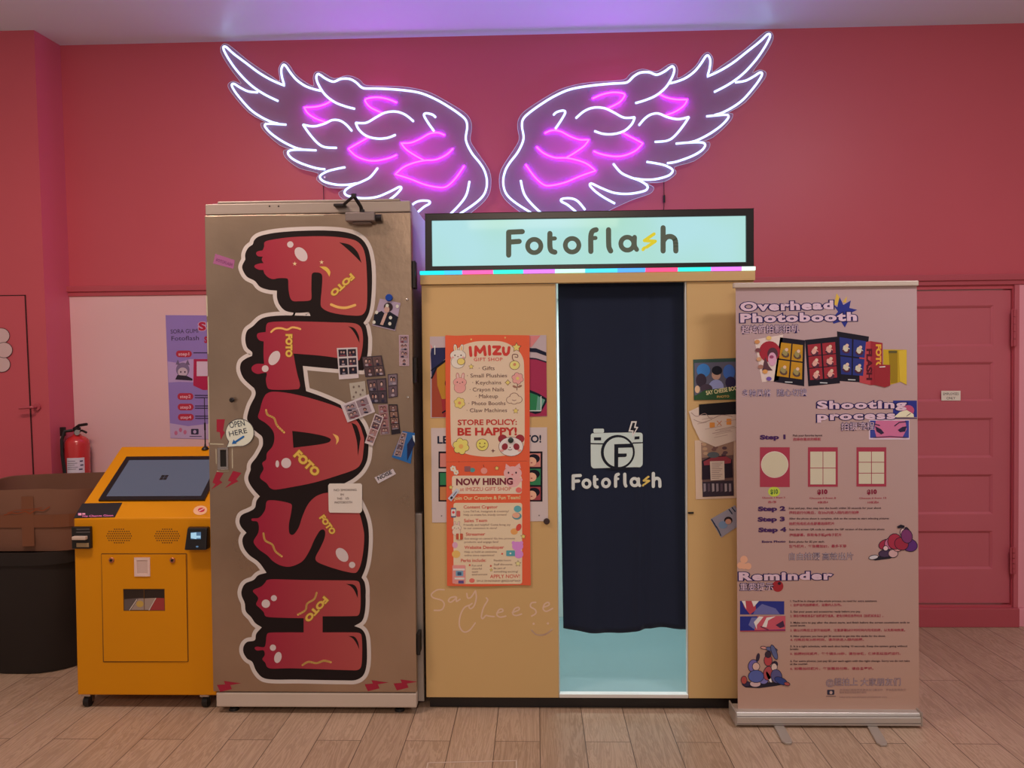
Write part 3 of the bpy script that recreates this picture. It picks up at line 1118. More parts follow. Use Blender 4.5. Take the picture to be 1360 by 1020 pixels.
s, a = card(q, (164, 138, 118), 'faded beige sticker sheet inside the foot of the letter L', name='sticker_sheet', cat='sticker', group=None)
for x, y in ((470, 514), (477, 513), (473, 521), (479, 524), (470, 527), (482, 518)):
    a.ell(x, y, 1.3, 1.6, (110, 84, 74), 1, seg=8)
a.flush('printed_marks')
q = [(453, 538), (490, 523.5), (498.6, 547), (462, 561)]
s, a = card(q, (190, 158, 150), 'white tilted card with four photos at the top of the letter A', lift=.0022)
photo_cells(a, q, 2, 2, .1, .1, .04, BGL, 8)
q = [(498.6, 549), (510, 554), (495.7, 592), (485, 588)]
s, a = card(q, (196, 160, 150), 'tilted white bordered strip of four photos leaning right', lift=.0044)
photo_cells(a, q, 1, 4, .1, .03, .03, [(150, 100, 92), (100, 70, 70)], 9, .09)
q = [(535, 572.5), (551.2, 575), (545.7, 615.7), (520.6, 607)]
s, a = card(q, (44, 86, 130), 'bright blue photo card at the right edge of the steel door', lift=.0022)
a.quad([(534, 573.5), (541, 575), (533, 607), (523, 604.5)], (150, 122, 122), 1)
a.quad([(541, 590), (549, 578), (551, 590), (541, 612)], (34, 36, 60), 1)
a.quad([(548, 578), (551, 578), (551.5, 588), (549.5, 585)], (190, 180, 180), 2)
photo_cells(a, [(534, 573.5), (541, 575), (533, 607), (523, 604.5)], 1, 4, .1, .03, .03, [(130, 96, 90), (90, 66, 70)], 10)
q = [(505, 396.5), (532.2, 402.5), (525, 439.5), (494.5, 432)]
s, a = card(q, (160, 126, 134), 'portrait poster of a person in black held by a blue magnet', name='portrait_poster')
a.poly([(497, 418), (507, 413), (512, 417), (518, 414), (529, 421), (524.5, 438), (496, 431)], (30, 28, 34), 1)
a.ell(516, 408, 6, 6, (52, 34, 34), 1)
a.ell(514, 411, 3.5, 4.5, (182, 130, 112), 2)
a.poly([(511, 416), (515, 416), (509, 432), (505, 431)], (184, 134, 116), 2)
for x, y in ((500.5, 415), (497, 428), (528, 407), (518, 430), (514.5, 406), (519, 422)):
    a.ell(x, y, 2.2, 2.4, (196, 172, 150), 3, seg=9)
a.flush('portrait_print')
c = ff.at(517, 395.5, .005)
tag(MB().lathe(c, [(.0165, 0), (.0165, .005), (.014, .007)], 20, axis=(0, -1, 0)).build('magnet', ink(34, 58, 120), loc=c, smooth=True), 'round blue magnet holding the portrait poster', 'magnet')
q = [(497.6, 634), (522, 622.5), (526, 629.4), (502.5, 642)]
s, a = card(q, (190, 160, 152), 'small tilted white sticker with black lettering below the photos', name='word_sticker', cat='sticker', group=None)
a.text('NOISE', 503, 637.5, 521, 628.6, (40, 32, 34), 1, h=5, bold=.02)
a.flush('lettering')
q = [(436.3, 644.5), (438, 642), (479.5, 641.8), (481.2, 644), (481.2, 678), (479, 681), (438.5, 680.5), (437, 678)]
s, a = card(q, (208, 176, 156), 'square cream handwritten note over the letters A and S', name='paper_note', lift=.002, group=None, cat='note')
for t, x0, x1, y in (('NO SMOKING', 444, 474, 652), ('IN', 453, 457, 658), ('THIS', 448, 455, 663.5), ('IS', 460, 464, 663.2), ('PHOTOBOOTH', 445, 468, 668.5)):
    a.text(t, x0, y, x1, y - .4, (86, 62, 56), 1, h=3)
a.flush('handwriting')
qq = []
for i in range(28):
    t = math.radians(118 + 330 * i / 27)
    qq.append((319 + 18.8 * math.cos(t), 573.6 + 18 * math.sin(t)))
qq = [(301.5, 594)] + [(319 + 18.8 * math.cos(math.radians(140 + 320 * i / 27)), 574.5 + 18.2 * math.sin(math.radians(140 + 320 * i / 27))) for i in range(28)]
s, a = card(qq, (206, 184, 158), 'round cream speech bubble sticker reading open here', name='speech_bubble_sticker', lift=.001, group=None, cat='sticker')
a.line(qq, .8, (88, 74, 70), 1, closed=True, caps=False)
a.text('OPEN', 306, 568.5, 326, 565, (40, 44, 56), 1, h=8)
a.text('HERE', 305.5, 579.5, 329, 574.6, (40, 44, 56), 1, h=7)
a.line([(324, 579.8), (313, 587)], 2.6, (40, 84, 130), 1)
a.poly([(308.5, 589.5), (311, 583.5), (315, 589)], (40, 84, 130), 1)
a.flush('lettering')

# ================================================================== pale yellow photo booth with the lit sign
YP = on_z(820, 944).y
pf = yface(YP)
bxl = on_y(563.5, 700, YP).x
bxr = on_y(1001, 365, YP).x
zsign0, zsign1 = on_y(780, 357, YP).z, on_y(780, 280, YP).z
zled = on_y(780, 357.5, YP).z
zhd1, zhd0 = on_y(780, 362.5, YP).z, on_y(780, 375.5, YP).z
zp0 = on_y(650, 926.5, YP).z
BB = YW - 0.06
booth = thing('photo_booth', 'pale yellow photo booth with a lit sign and a dark curtain', 'photo booth', ((bxl + bxr) / 2, YP + .5, 0))
oxl, oxr = on_y(740, 650, YP).x, on_y(913.2, 650, YP).x
M_inner = mat('booth_inner_white', (.72, .80, .80), .55)
M_ifloor = mat('booth_inner_floor', (.245, .365, .385), .45, spec=.4)
zfl = on_y(830, 922.3, YP).z
MB().box(bxl, oxl, YP, YP + .03, zp0, zhd0 - .002).build('front_panel', M_yellow, booth, bevel=.002)
MB().box(oxr, bxr, YP, YP + .03, zp0, zhd0 - .002).build('front_panel', M_yellow, booth, bevel=.002)
MB().box(bxl - .004, bxr + .004, YP - .012, YP + .03, zhd0, zhd1).build('header_panel', M_yellow, booth, bevel=.002)
MB().box(bxl, bxl + .025, YP + .0305, BB, zp0, zhd1).build('side_panel', M_yellow, booth)
MB().box(bxr - .025, bxr, YP + .0305, BB, zp0, zhd1).build('side_panel', M_yellow, booth)
MB().box(bxl + .026, bxr - .026, BB - .02, BB, zp0, zhd1).build('back_panel', M_inner, booth)
MB().box(bxl + .026, bxr - .026, YP + .031, BB - .021, zhd1 - .02, zhd1).build('roof_panel', M_inner, booth)
mb = MB()
mb.box(bxl + .026, bxl + .03, YP + .031, BB - .021, zfl + .001, zhd1 - .021)
mb.box(bxr - .030, bxr - .026, YP + .031, BB - .021, zfl + .001, zhd1 - .021)
mb.build('inner_lining', M_inner, booth)
MB().box(bxl + .026, bxr - .026, YP + .031, BB - .021, zp0, zfl).build('booth_floor', M_ifloor, booth)
MB().box(oxl + .001, oxr - .001, YP - .004, YP + .0305, zp0 + .001, zfl + .002).build('sill', mat('sill_white', (.78, .80, .78), .4), booth, bevel=.003)
MB().box(oxr - .006, oxr - .001, YP + .004, YP + .0295, zfl + .003, zhd0 - .002).build('door_jamb', M_inner, booth)
MB().box(oxl + .001, oxl + .005, YP + .004, YP + .0295, zfl + .003, zhd0 - .002).build('door_jamb', M_inner, booth)
MB().box(bxl + .012, bxr - .02, YP + .034, BB - .05, 0, zp0 - .001).build('plinth', M_black, booth)
# the booth's own lamp under its roof
area_lamp('booth_inner_lamp', ((oxl + oxr) / 2, YP + .55, zhd1 - .03), (0, 0, 0), .5, .5, 15, (.82, .97, 1.0))
# row of violet-blue lights on the booth's roof behind the sign: it washes the wall and the ceiling
area_lamp('roof_light_row', ((bxl + bxr) / 2, YP + .62, zsign0 + .08), (math.radians(180 + 8), 0, 0), 1.3, .10, 7, (.15, .40, 1.0))
# lit sign box
f_out = [(565, 283.5), (1001, 277), (1001, 355), (565, 358.5)]
f_in = [(573.5, 292.8), (991.5, 286), (991, 347.3), (573.5, 354)]
ys = YP - .012
sf = yface(ys)
so = [sf.at(*p) for p in f_out]
si = [sf.at(*p) for p in f_in]
sx0, sx1 = (so[0].x + so[3].x) / 2, (so[1].x + so[2].x) / 2
sz0, sz1 = (so[2].z + so[3].z) / 2, (so[0].z + so[1].z) / 2
ix0, ix1 = (si[0].x + si[3].x) / 2, (si[1].x + si[2].x) / 2
iz0, iz1 = (si[2].z + si[3].z) / 2, (si[0].z + si[1].z) / 2
mb = MB().slab([(sx0, ys, sz0), (sx1, ys, sz0), (sx1, ys, sz1), (sx0, ys, sz1)], (0, -1, 0), .16,
               holes=[[(ix0, ys, iz0), (ix1, ys, iz0), (ix1, ys, iz1), (ix0, ys, iz1)]])
mb.box(sx0 + .003, sx1 - .003, ys + .1601, ys + .17, sz0 + .003, sz1 - .003)
sign = mb.build('light_box', M_black, booth, bevel=.003)
M_lit = glow('lit_sign_acrylic', (.42, .76, .70), 1.0)
N, L = M_lit.node_tree.nodes, M_lit.node_tree.links
e = N['Emission'] if 'Emission' in N else [n for n in N if n.type == 'EMISSION'][0]
tc = N.new('ShaderNodeTexCoord')
nz = N.new('ShaderNodeTexNoise')
nz.inputs['Scale'].default_value = 2.1
nz.inputs['Detail'].default_value = 1
L.new(tc.outputs['Object'], nz.inputs['Vector'])
rp = N.new('ShaderNodeValToRGB')
rp.color_ramp.elements[0].position = .36
rp.color_ramp.elements[0].color = (*lin(180, 226, 230), 1)
rp.color_ramp.elements[1].position = .64
rp.color_ramp.elements[1].color = (*lin(174, 222, 202), 1)
L.new(nz.outputs['Fac'], rp.inputs[0])
# a clear pane of gloss over the light: reflects the room a little
ds = N.new('ShaderNodeBsdfGlossy')
ds.inputs['Roughness'].default_value = .05
ds.inputs['Color'].default_value = (.007, .007, .007, 1)
ad = N.new('ShaderNodeAddShader')
out = [n for n in N if n.type == 'OUTPUT_MATERIAL'][0]
L.new(rp.outputs[0], e.inputs[0])
L.new(e.outputs[0], ad.inputs[0])
L.new(ds.outputs[0], ad.inputs[1])
L.new(ad.outputs[0], out.inputs[0])
MB().box(ix0 + .0005, ix1 - .0005, ys + .012, ys + .02, iz0 + .0005, iz1 - .0005).build('lit_panel', M_lit, sign)


def foto_letters(ar, tf, wd, m, mb_, lv, rx, ry):
    """the rounded wordmark; tf maps traced coordinates to pixels"""
    def st(pts, sm=False, k=1.0, mm=None):
        ar.line([tf(*p) for p in pts], wd * k, mm or m, lv, sm=sm)

    def ring(cx, cy, r):
        ar.line([tf(cx + r * math.cos(t * math.pi / 12), cy + r * math.sin(t * math.pi / 12)) for t in range(24)], wd * .92, m, lv, closed=True)
    st([(100, 262), (100, 114), (188, 110)])
    st([(100, 178), (168, 173)])
    ar.flush('wordmark_letter')
    ring(265, 203, 43)
    ar.flush('wordmark_letter')
    st([(366, 122), (366, 205), (375, 234), (398, 243)], True)
    st([(366, 156), (398, 154)], k=.8)
    ar.flush('wordmark_letter')
    ring(509, 198, 44)
    ar.flush('wordmark_letter')
    st([(630, 238), (630, 140), (640, 108), (664, 98)], True)
    st([(630, 153), (660, 151)], k=.8)
    ar.flush('wordmark_letter')
    st([(744, 98), (746, 205), (758, 235)], True)
    ar.flush('wordmark_letter')
    ring(865, 188, 42)
    st([(912, 146), (912, 200), (926, 226)], True, k=.9)
    ar.flush('wordmark_letter')
    st([(1096, 85), (1096, 235)])
    st([(1096, 172), (1118, 146), (1150, 143), (1174, 166), (1178, 235)], True)
    ar.flush('wordmark_letter')
    st([(1038, 125), (975, 168)], k=.62, mm=mb_)
    st([(975, 168), (1046, 172)], k=.62, mm=mb_)
    st([(1046, 172), (990, 210)], k=.62, mm=mb_)
    st([(975, 215), (966, 226)], k=.62, mm=mb_)
    ar.flush('wordmark_bolt', 'yellow lightning bolt in place of the letter s')


ar = Art(yface(ys + .012), sign, .001)
M_letter = mat('sign_letter_dark', (.052, .06, .045), .5, emit=(.055, .072, .05), estr=.8)
M_lbolt = mat('sign_bolt_yellow', (.5, .45, .02), .5, emit=lin(206, 198, 40), estr=.62)
foto_letters(ar, lambda x, y: (655 + x / 4.857, 285 + y / 4.857), 6.9, M_letter, M_lbolt, 0, 0, 0)
# coloured light strip below the sign
segs = [(558.5, (40, 214, 236)), (590, (70, 190, 255)), (614, (255, 96, 168)), (655, (60, 226, 200)), (695, (205, 120, 255)), (737, (190, 246, 226)), (777, (80, 205, 250)), (820, (84, 160, 255)), (857, (255, 80, 130)), (900, (60, 226, 208)), (944, (214, 120, 250)), (985, (226, 255, 240)), (1001.5, None)]
lx = [sf.at(s_[0], 360 - (s_[0] - 560) * .008).x for s_ in segs]
lx[0], lx[-1] = bxl - .004, bxr + .004
lz0, lz1 = zhd1 + .001, sz0 - .001
cols = []
mb = MB()
for i in range(len(segs) - 1):
    c = lin(*segs[i][1])
    cols.append(glow('led_colour_%d' % i, c, 1.5))
    mb.box(lx[i], lx[i + 1], YP - .016, YP - .002, lz0, lz1, i)
mb.build('light_strip', cols, booth, label='strip of coloured light under the sign')
# chalky writing and screw cap on the left panel
ar = Art(pf, booth)
W = crop(560, 770, 7.158)
V_say = (212, 160, 128)
for s_ in ([(215, 95), (150, 95), (95, 135), (110, 170), (190, 195), (215, 235), (190, 285), (120, 290)],
           [(320, 160), (275, 170), (255, 200), (280, 212), (320, 180), (332, 165), (330, 205), (365, 185)],
           [(430, 130), (438, 172), (470, 165), (510, 105)], [(512, 105), (520, 170), (500, 245), (465, 275), (450, 250), (480, 225)],
           [(465, 238), (405, 265), (365, 350), (360, 440), (400, 495), (455, 480), (510, 410)],
           [(615, 172), (628, 195), (590, 260), (568, 345), (580, 370), (610, 340), (640, 345), (690, 350)],
           [(715, 315), (770, 300), (765, 278), (735, 285), (715, 330), (745, 355), (800, 345)],
           [(862, 312), (925, 285), (920, 262), (885, 275), (865, 320), (895, 340), (950, 325)],
           [(1085, 215), (1045, 220), (1035, 255), (1080, 285), (1085, 320), (1045, 345)],
           [(1155, 262), (1210, 240), (1205, 215), (1170, 230), (1155, 275), (1185, 300), (1245, 272)],
           [(1045, 478), (1085, 518), (1150, 525), (1195, 508), (1240, 470)]):
    ar.line(W(s_), 2.0, V_say, 0, sm=True)
    ar.flush('handwritten_stroke', 'faint pink handwriting')
for q in ((1065, 418), (1200, 415)):
    ar.ell(*W([q])[0], 1.6, 1.6, V_say, 0, seg=10)
    ar.flush('handwritten_stroke', 'faint pink handwriting')
c = pf.at(917, 681)
MB().box(c.x - .012, c.x + .014, YP - .005, YP - .0004, c.z - .004, c.z + .004).build('door_catch', M_dark, booth)

# ---- curtain hanging in the doorway
YCU = YP + .054
hem = spline([(747, 833), (765, 837), (800, 841), (835, 841), (855, 835.5), (875, 833), (895, 834), (913, 835)], False, 8)


def hem_y(x):
    for a, b_ in zip(hem[:-1], hem[1:]):
        if a[0] <= x <= b_[0]:
            t = (x - a[0]) / max(1e-6, b_[0] - a[0])
            return a[1] + (b_[1] - a[1]) * t
    return hem[0][1] if x < hem[0][0] else hem[-1][1]


def edge_l(y):
    t = (y - 374) / 466
    return 741 + 7.2 * t ** 1.15 if t > 0 else 741


def edge_r(y):
    return 911.6 + .4 * math.sin((y - 374) / 60)


def cloth(px, py):
    """depth of the folds at a pixel of the cloth (towards the viewer)"""
    t = min(1, max(0, (py - 376) / 460))
    u = (px - 738) / 175
    d = .010 * t * math.sin(u * 8.2 + .6) + .006 * t * math.sin(u * 17 + 2.0 + t)
    d += .010 * (.25 + .75 * t) * math.exp(-((u - (.66 - .03 * t)) / .035) ** 2)
    d -= .012 * (.25 + .75 * t) * math.exp(-((u - (.71 - .03 * t)) / .03) ** 2)
    d += .005 * t * t * math.sin(u * 29)
    return d


cf = Face((0, YCU, 0), disp=cloth)
mb = MB()
nu, nv = 84, 60
for j in range(nv + 1):
    for i in range(nu + 1):
        u, v = i / nu, j / nv
        ya = 372.5 + (hem_y(edge_l(840) + u * (edge_r(840) - edge_l(840))) - 372.5) * v
        xa_, xb_ = edge_l(ya), edge_r(ya)
        mb.v.append(cf.at(xa_ + (xb_ - xa_) * u, ya))
for j in range(nv):
    for i in range(nu):
        a = j * (nu + 1) + i
        mb.f.append((a, a + nu + 1, a + nu + 2, a + 1))
        mb.m.append(0)
M_cur = add_noise(mat('navy_curtain_cloth', (.014, .022, .050), .85, spec=.15), 2.5, .12, .12, 400)
M_cur.node_tree.nodes['Principled BSDF'].inputs['Sheen Weight'].default_value = .15
c = cf.at(825, 600)
cur = mb.build('curtain', M_cur, loc=(c.x, YCU, c.z), smooth=True)
sm_ = cur.modifiers.new('thickness', 'SOLIDIFY')
sm_.thickness = .002
sm_.offset = 0
tag(cur, 'dark navy curtain with a camera logo hanging in the booth doorway', 'curtain')
ar = Art(cf, cur, .0028)
Q = crop(740, 540, 8.5)
V_c, V_d = (196, 188, 168), (30, 29, 34)
ar.rect(*Q([(408, 248)])[0], *Q([(528, 296)])[0], V_c, 0, r=1.6)
body = Q([(378, 330), (385, 308), (405, 300), (930, 292), (955, 302), (962, 325), (962, 640), (950, 668), (925, 682), (420, 695), (392, 682), (380, 655)])
ar.poly(body, V_c, 0, sm=True)
ar.line(Q([(376, 416), (520, 420)]), 1.6, V_d, 1, caps=False)
ar.line(Q([(850, 412), (964, 404)]), 1.6, V_d, 1, caps=False)
ar.quad(Q([(414, 346), (495, 346), (495, 380), (414, 380)]), V_d, 1)
ar.quad(Q([(875, 338), (926, 334), (926, 366), (872, 372)]), V_d, 1)
ar.ell(*Q([(684, 515)])[0], 22.6, 22.9, V_d, 1, seg=36)
ar.ell(*Q([(690, 515)])[0], 19.4, 19.8, V_c, 2, seg=36)
ar.quad(Q([(560, 697), (835, 690), (835, 712), (560, 716)]), V_d, 2)
ar.poly(Q([(645, 425), (856, 418), (856, 455), (845, 462), (690, 466), (690, 530), (785, 530), (785, 560), (770, 570), (690, 572), (688, 716), (645, 716)]), V_d, 3)
ar.poly(Q([(838, 165), (898, 165), (885, 225), (915, 230), (848, 352), (848, 285), (805, 282)]), (214, 206, 190), 2)
ar.poly(Q([(852, 182), (880, 182), (866, 240), (893, 243), (860, 305), (862, 268), (826, 266)]), V_d, 3)
ar.flush('camera_logo', 'cream camera emblem with the letter F')
foto_letters(ar, lambda x, y: (759.4 + (x - 83) * .10665, 630 + (y - 98) * .1144), 4.3, ink(206, 194, 180), ink(214, 166, 84), 0, 0, 0)

# ---- prints taped on the left panel of the yellow booth
s, bo = sheet('illustrated_poster', pf, [(571, 447), (725.5, 445), (726.5, 553), (572, 555)], ink(182, 146, 138), 'glossy cartoon poster half hidden behind the orange gift shop poster', 'poster')
ar = Art(pf, s, bo)
ar.poly([(572, 470), (573, 462), (592, 461.5), (606, 462), (606, 473), (592, 476), (580, 488), (573.5, 501)], (44, 40, 66), 0)
ar.line([(573, 492), (592, 478)], 1.6, (24, 22, 30), 1)
ar.poly([(572.5, 463), (571.5, 456), (575, 462)], (200, 120, 110), 1)
ar.poly([(573.6, 500), (580, 489), (592, 480), (608, 474), (608, 554), (573.5, 554)], (152, 62, 42), 0)
ar.poly([(580, 488), (592, 480), (608, 474), (608, 529), (587, 530), (581, 512)], (176, 112, 40), 1)
ar.poly([(586, 530), (608, 529), (608, 554), (589, 554)], (152, 44, 44), 1)
ar.line([(573.5, 502), (580, 488), (592, 479), (606, 473)], 2.2, (26, 22, 30), 2)
ar.line([(588, 548), (594, 544), (600, 540)], 2, (30, 24, 34), 2)
ar.ell(592.5, 509, 1.6, 4, (30, 24, 34), 2)
ar.flush('cartoon_print')
ar.poly([(700, 446), (718, 445.5), (706, 461), (700, 461)], (206, 112, 104), 0)
ar.poly([(698, 462), (712, 462.5), (725.5, 468), (725.8, 473), (712, 468), (698, 467)], (30, 28, 40), 0)
ar.poly([(698, 476), (712, 477), (725.8, 481), (726.4, 552.5), (698, 553.5)], (156, 44, 66), 0)
ar.line([(698, 475.5), (712, 476.5), (725.8, 481)], 1.7, (34, 26, 40), 1, caps=False)
ar.poly([(700, 516), (716, 523), (726, 529), (726, 534), (718, 548), (711, 550), (700, 546)], (24, 28, 34), 1)
ar.poly([(700, 520), (714, 525), (723, 531), (716, 546), (700, 545)], (48, 108, 64), 2)
ar.poly([(714, 526), (724, 531), (717, 546), (712, 546)], (100, 134, 110), 2)
ar.line([(718.5, 526), (718.5, 545.5), (703, 545.5)], 1.2, (206, 186, 176), 3, caps=False)
ar.line([(577.6, 459), (577.6, 471)], 1.1, (206, 186, 176), 3, caps=False)
ar.flush('cartoon_print')
s, bo = sheet('instruction_poster', pf, [(572.5, 568.5), (726.5, 567.5), (728, 692), (574, 694)], ink(196, 160, 146), 'pale poster with cartoon portraits behind the now hiring poster', 'poster')
ar = Art(pf, s, bo)
ar.text('LET', 581.5, 588.8, 604, 588.6, (30, 34, 48), 0, h=9.8, bold=.03)
ar.flush('headline')
ar.text("'S TAKE A PHO", 606, 588.6, 696, 588, (30, 34, 48), 0, h=9.8, bold=.03)
ar.flush('headline')
ar.text('TO!', 697, 587.6, 718.4, 587.4, (30, 34, 48), 0, h=9.8, bold=.03)
ar.flush('headline')
for x0, x1 in ((582.5, 606), (690, 720.5)):
    ar.rect(x0, 599.5, x1, 622, (30, 24, 28), 0)
    ar.rect(x0, 626.5 if x0 < 600 else 620, x1, 666, (30, 24, 28), 0)
    ar.flush('black_border')
for x0, x1, hx in ((584.5, 606, 600), (690, 718, 704)):
    for y0, y1, c_ in ((602, 620, (196, 112, 96)), (628 if x0 < 600 else 622.5, 644, (52, 108, 66)), (646.5, 664, (152, 58, 58) if x0 > 600 else (186, 110, 64))):
        ar.rect(x0, y0, x1, y1, c_, 1)
        ar.ell(hx + 5, y0 + 7, 8, 6, (30, 24, 30), 2)
        ar.ell(hx + 2, y0 + 11, 6.5, 6, (220, 150, 116), 3)
        ar.ell(hx + 2, y0 + 12.5, 1.3, .8, (160, 60, 60), 4, seg=8)
        ar.flush('cartoon_portrait')
for q in ((586.5, 685), (716, 684.5)):
    ar.ell(q[0], q[1], 1, 1, (120, 96, 90), 0, seg=8)
    ar.flush('pin')

c = pf.at(726, 692, bo + .002)
tag(MB().lathe(c, [(.0145, 0), (.0145, .004), (.012, .0065)], 18, axis=(0, -1, 0)).build('magnet', mat('cap_brown', (.05, .03, .03), .5), loc=c, smooth=True), 'round dark brown magnet at the lower right corner of the pale poster', 'magnet')
V_or, V_cr, V_rd, V_br = (216, 84, 52), (216, 172, 138), (184, 50, 42), (92, 52, 50)
V_yl, V_pk, V_ol = (226, 176, 92), (224, 140, 124), (112, 62, 56)
s, bo = sheet('gift_shop_poster', pf, [(591.5, 447), (592, 445.3), (606, 446), (640, 444.8), (703.3, 445.5), (703.5, 611.8), (592.7, 613)], ink(*V_or), 'orange gift shop poster listing gifts and the store policy', 'poster', base=.0052)
ar = Art(pf, s, bo)
ar.poly([(598.5, 480), (602, 470), (612, 460), (630, 454), (648, 453), (668, 454), (684, 462), (693, 472), (696, 485), (696.5, 588), (690, 598), (675, 604), (650, 606.5), (625, 604), (607, 597), (599.3, 588)], V_cr, 0, sm=True)
ar.flush('cream_field')
for pts in ([(624.6, 461.5), (625.6, 472.2)], [(631.6, 472), (632.2, 460.8), (637.6, 468), (643, 460.2), (644.6, 471.2)], [(650, 460), (650.4, 470.8)],
            [(655.6, 460.8), (663.8, 460.8), (656, 470), (664.6, 470)]):
    ar.line(pts, 3.9, (196, 58, 48), 1)
    ar.flush('headline_letter')
ar.line([(668.6, 462), (668.6, 467), (670.2, 470.6), (672.8, 471), (675.2, 468.6), (676.2, 461.6)], 3.7, (196, 58, 48), 1)
ar.flush('headline_letter')
ar.flush('headline')
ar.text('GIFT SHOP', 629.5, 479.6, 667.5, 479.3, (204, 70, 60), 1, h=4.6, bold=.01, space=1.1)
ar.flush('headline')
ar.text('STORE POLICY:', 608.5, 564.3, 686.3, 563.7, V_rd, 1, h=7.2, bold=.025)
ar.flush('headline')
ar.text('BE HAPPY!', 608.5, 578, 686, 577.4, V_rd, 1, h=10, bold=.035)
ar.flush('headline')
for t, x0, x1, y in (('· Gifts', 636, 657, 491.5), ('· Small Plushies', 620.5, 673.5, 501.3), ('· Keychains', 627.5, 665.8, 510.5), ('· Crayon Nails', 624, 669.5, 519.7), ('· Makeup', 632, 661.5, 528.6), ('· Photo Booths', 622.5, 671.5, 538), ('· Claw Machines', 620, 673.5, 547.3)):
    ar.text(t, x0, y, x1, y - .2, V_br, 1, h=5.2)
    ar.flush('text_line')


def rabbit(cx, cy, k, fur, ear, lv=1, held=None):
    for dx in (-3.4, 4.6):
        ar.ell(cx + dx * k, cy - 9.6 * k, 2.6 * k, 5.6 * k, V_ol, lv, rot=dx * 2)
        ar.ell(cx + dx * k, cy - 9.6 * k, 2.2 * k, 5.2 * k, fur, lv + 1, rot=dx * 2)
        ar.ell(cx + dx * k, cy - 9.4 * k, 1.1 * k, 3.6 * k, ear, lv + 2, rot=dx * 2)
    for rx, ry, dy, c_ in ((9.2, 8.3, 8.2, V_ol), (10.4, 7.4, -.4, V_ol)):
        ar.ell(cx, cy + dy * k, rx * k, ry * k, c_, lv)
    ar.ell(cx, cy + 8.2 * k, 8.8 * k, 7.9 * k, fur, lv + 1)
    ar.ell(cx, cy - .4 * k, 10 * k, 7 * k, fur, lv + 2)
    for dx in (-4, 4):
        ar.ell(cx + dx * k, cy - .6 * k, .9 * k, 1 * k, (60, 36, 36), lv + 3, seg=8)
        ar.ell(cx + dx * 1.7 * k, cy + 2.2 * k, 1.6 * k, 1.2 * k, V_pk, lv + 3, seg=8)
    ar.ell(cx, cy + 1.2 * k, 1 * k, .6 * k, (120, 60, 56), lv + 3, seg=8)
    if held:
        ar.ell(cx + 4 * k, cy + 7.5 * k, 5.2 * k, 4.6 * k, V_ol, lv + 3)
        ar.ell(cx + 4 * k, cy + 7.5 * k, 4.7 * k, 4.1 * k, held, lv + 4)


def flower(cx, cy, r, c_, mid, lv=1):
    for i in range(6):
        t = i * math.pi / 3 + .3
        ar.ell(cx + .62 * r * math.cos(t), cy + .62 * r * math.sin(t), .45 * r, .45 * r, V_ol, lv, seg=12)
    for i in range(6):
        t = i * math.pi / 3 + .3
        ar.ell(cx + .62 * r * math.cos(t), cy + .62 * r * math.sin(t), .39 * r, .39 * r, c_, lv + 1, seg=12)
    ar.ell(cx, cy, .5 * r, .5 * r, c_, lv + 1, seg=12)
    ar.ell(cx, cy, .28 * r, .28 * r, mid, lv + 2, seg=12)


def star(cx, cy, r, c_=None, lv=1):
    ar.star(cx, cy, r, V_ol, lv, inner=.5)
    ar.star(cx, cy, r * .8, c_ or V_yl, lv + 1, inner=.52)


rabbit(608.5, 472.5, 1.02, (232, 190, 162), (226, 160, 100), held=V_yl)
ar.flush('rabbit_drawing', 'cream rabbit drawing')
rabbit(611, 508, .86, V_pk, (232, 172, 152))
ar.flush('rabbit_drawing', 'pink rabbit drawing')
flower(610.5, 535, 7.2, V_yl, (206, 124, 84))
ar.flush('flower_drawing')
flower(612.5, 592.5, 10.6, (228, 184, 92), (222, 150, 80))
ar.flush('flower_drawing')
flower(687.5, 502.5, 7.6, V_pk, V_yl)
ar.line([(687.5, 509), (686.5, 518)], .9, V_ol, 1)
ar.ell(683.5, 513.5, 3, 1.5, (150, 96, 74), 1, 25)
ar.ell(690.5, 513, 3, 1.5, (150, 96, 74), 1, -25)
ar.flush('flower_drawing')
star(686, 461.5, 7)
ar.flush('star_drawing')
star(626, 487, 4)
ar.flush('star_drawing')
star(685, 545.5, 4.4)
ar.flush('star_drawing')
ar.star(674.5, 508, 4.2, V_ol, 1, n=4, inner=.6)
ar.star(674.5, 508, 3.2, V_yl, 2, n=4, inner=.6)
ar.flush('star_drawing')
ar.line([(684, 474), (687.5, 474.5), (687, 471), (681, 471), (681, 477), (684.5, 480)], 1, V_ol, 1, sm=True)
ar.ell(683.5, 485, 6.9, 6.2, V_ol, 1)
ar.ell(683.5, 485, 6.3, 5.6, (230, 186, 106), 2)
ar.ell(683.5, 484, 2, 2, (200, 120, 80), 3, seg=10)
ar.flush('keychain_drawing')
for rr, c_ in ((1, V_ol), (.88, V_cr)):
    for dx, dy, q in ((-5.5, 1.5, 5.2), (0, -2.2, 6.4), (5.5, 1, 5.4), (0, 3, 5)):
        ar.ell(683 + dx, 529.5 + dy, q * rr, q * .92 * rr, c_, 1 if rr == 1 else 2, seg=14)
ar.line([(680.5, 531), (683, 532), (685.5, 531)], .7, (130, 76, 70), 3)
ar.flush('cloud_drawing')
ar.ell(640.7, 590.5, 8.3, 8.2, V_ol, 1)
ar.ell(640.7, 590.5, 7.6, 7.5, (232, 186, 88), 2)
ar.line([(637, 592), (640, 594), (644, 592)], .8, (110, 66, 50), 3, sm=True)
ar.ell(637.5, 588.5, .8, 1, (110, 66, 50), 3, seg=8)
ar.ell(644, 588.5, .8, 1, (110, 66, 50), 3, seg=8)
ar.flush('smiley_drawing')
ar.star(655, 598.5, 3, V_ol, 1, n=4, inner=.35)
ar.flush('sparkle_drawing')
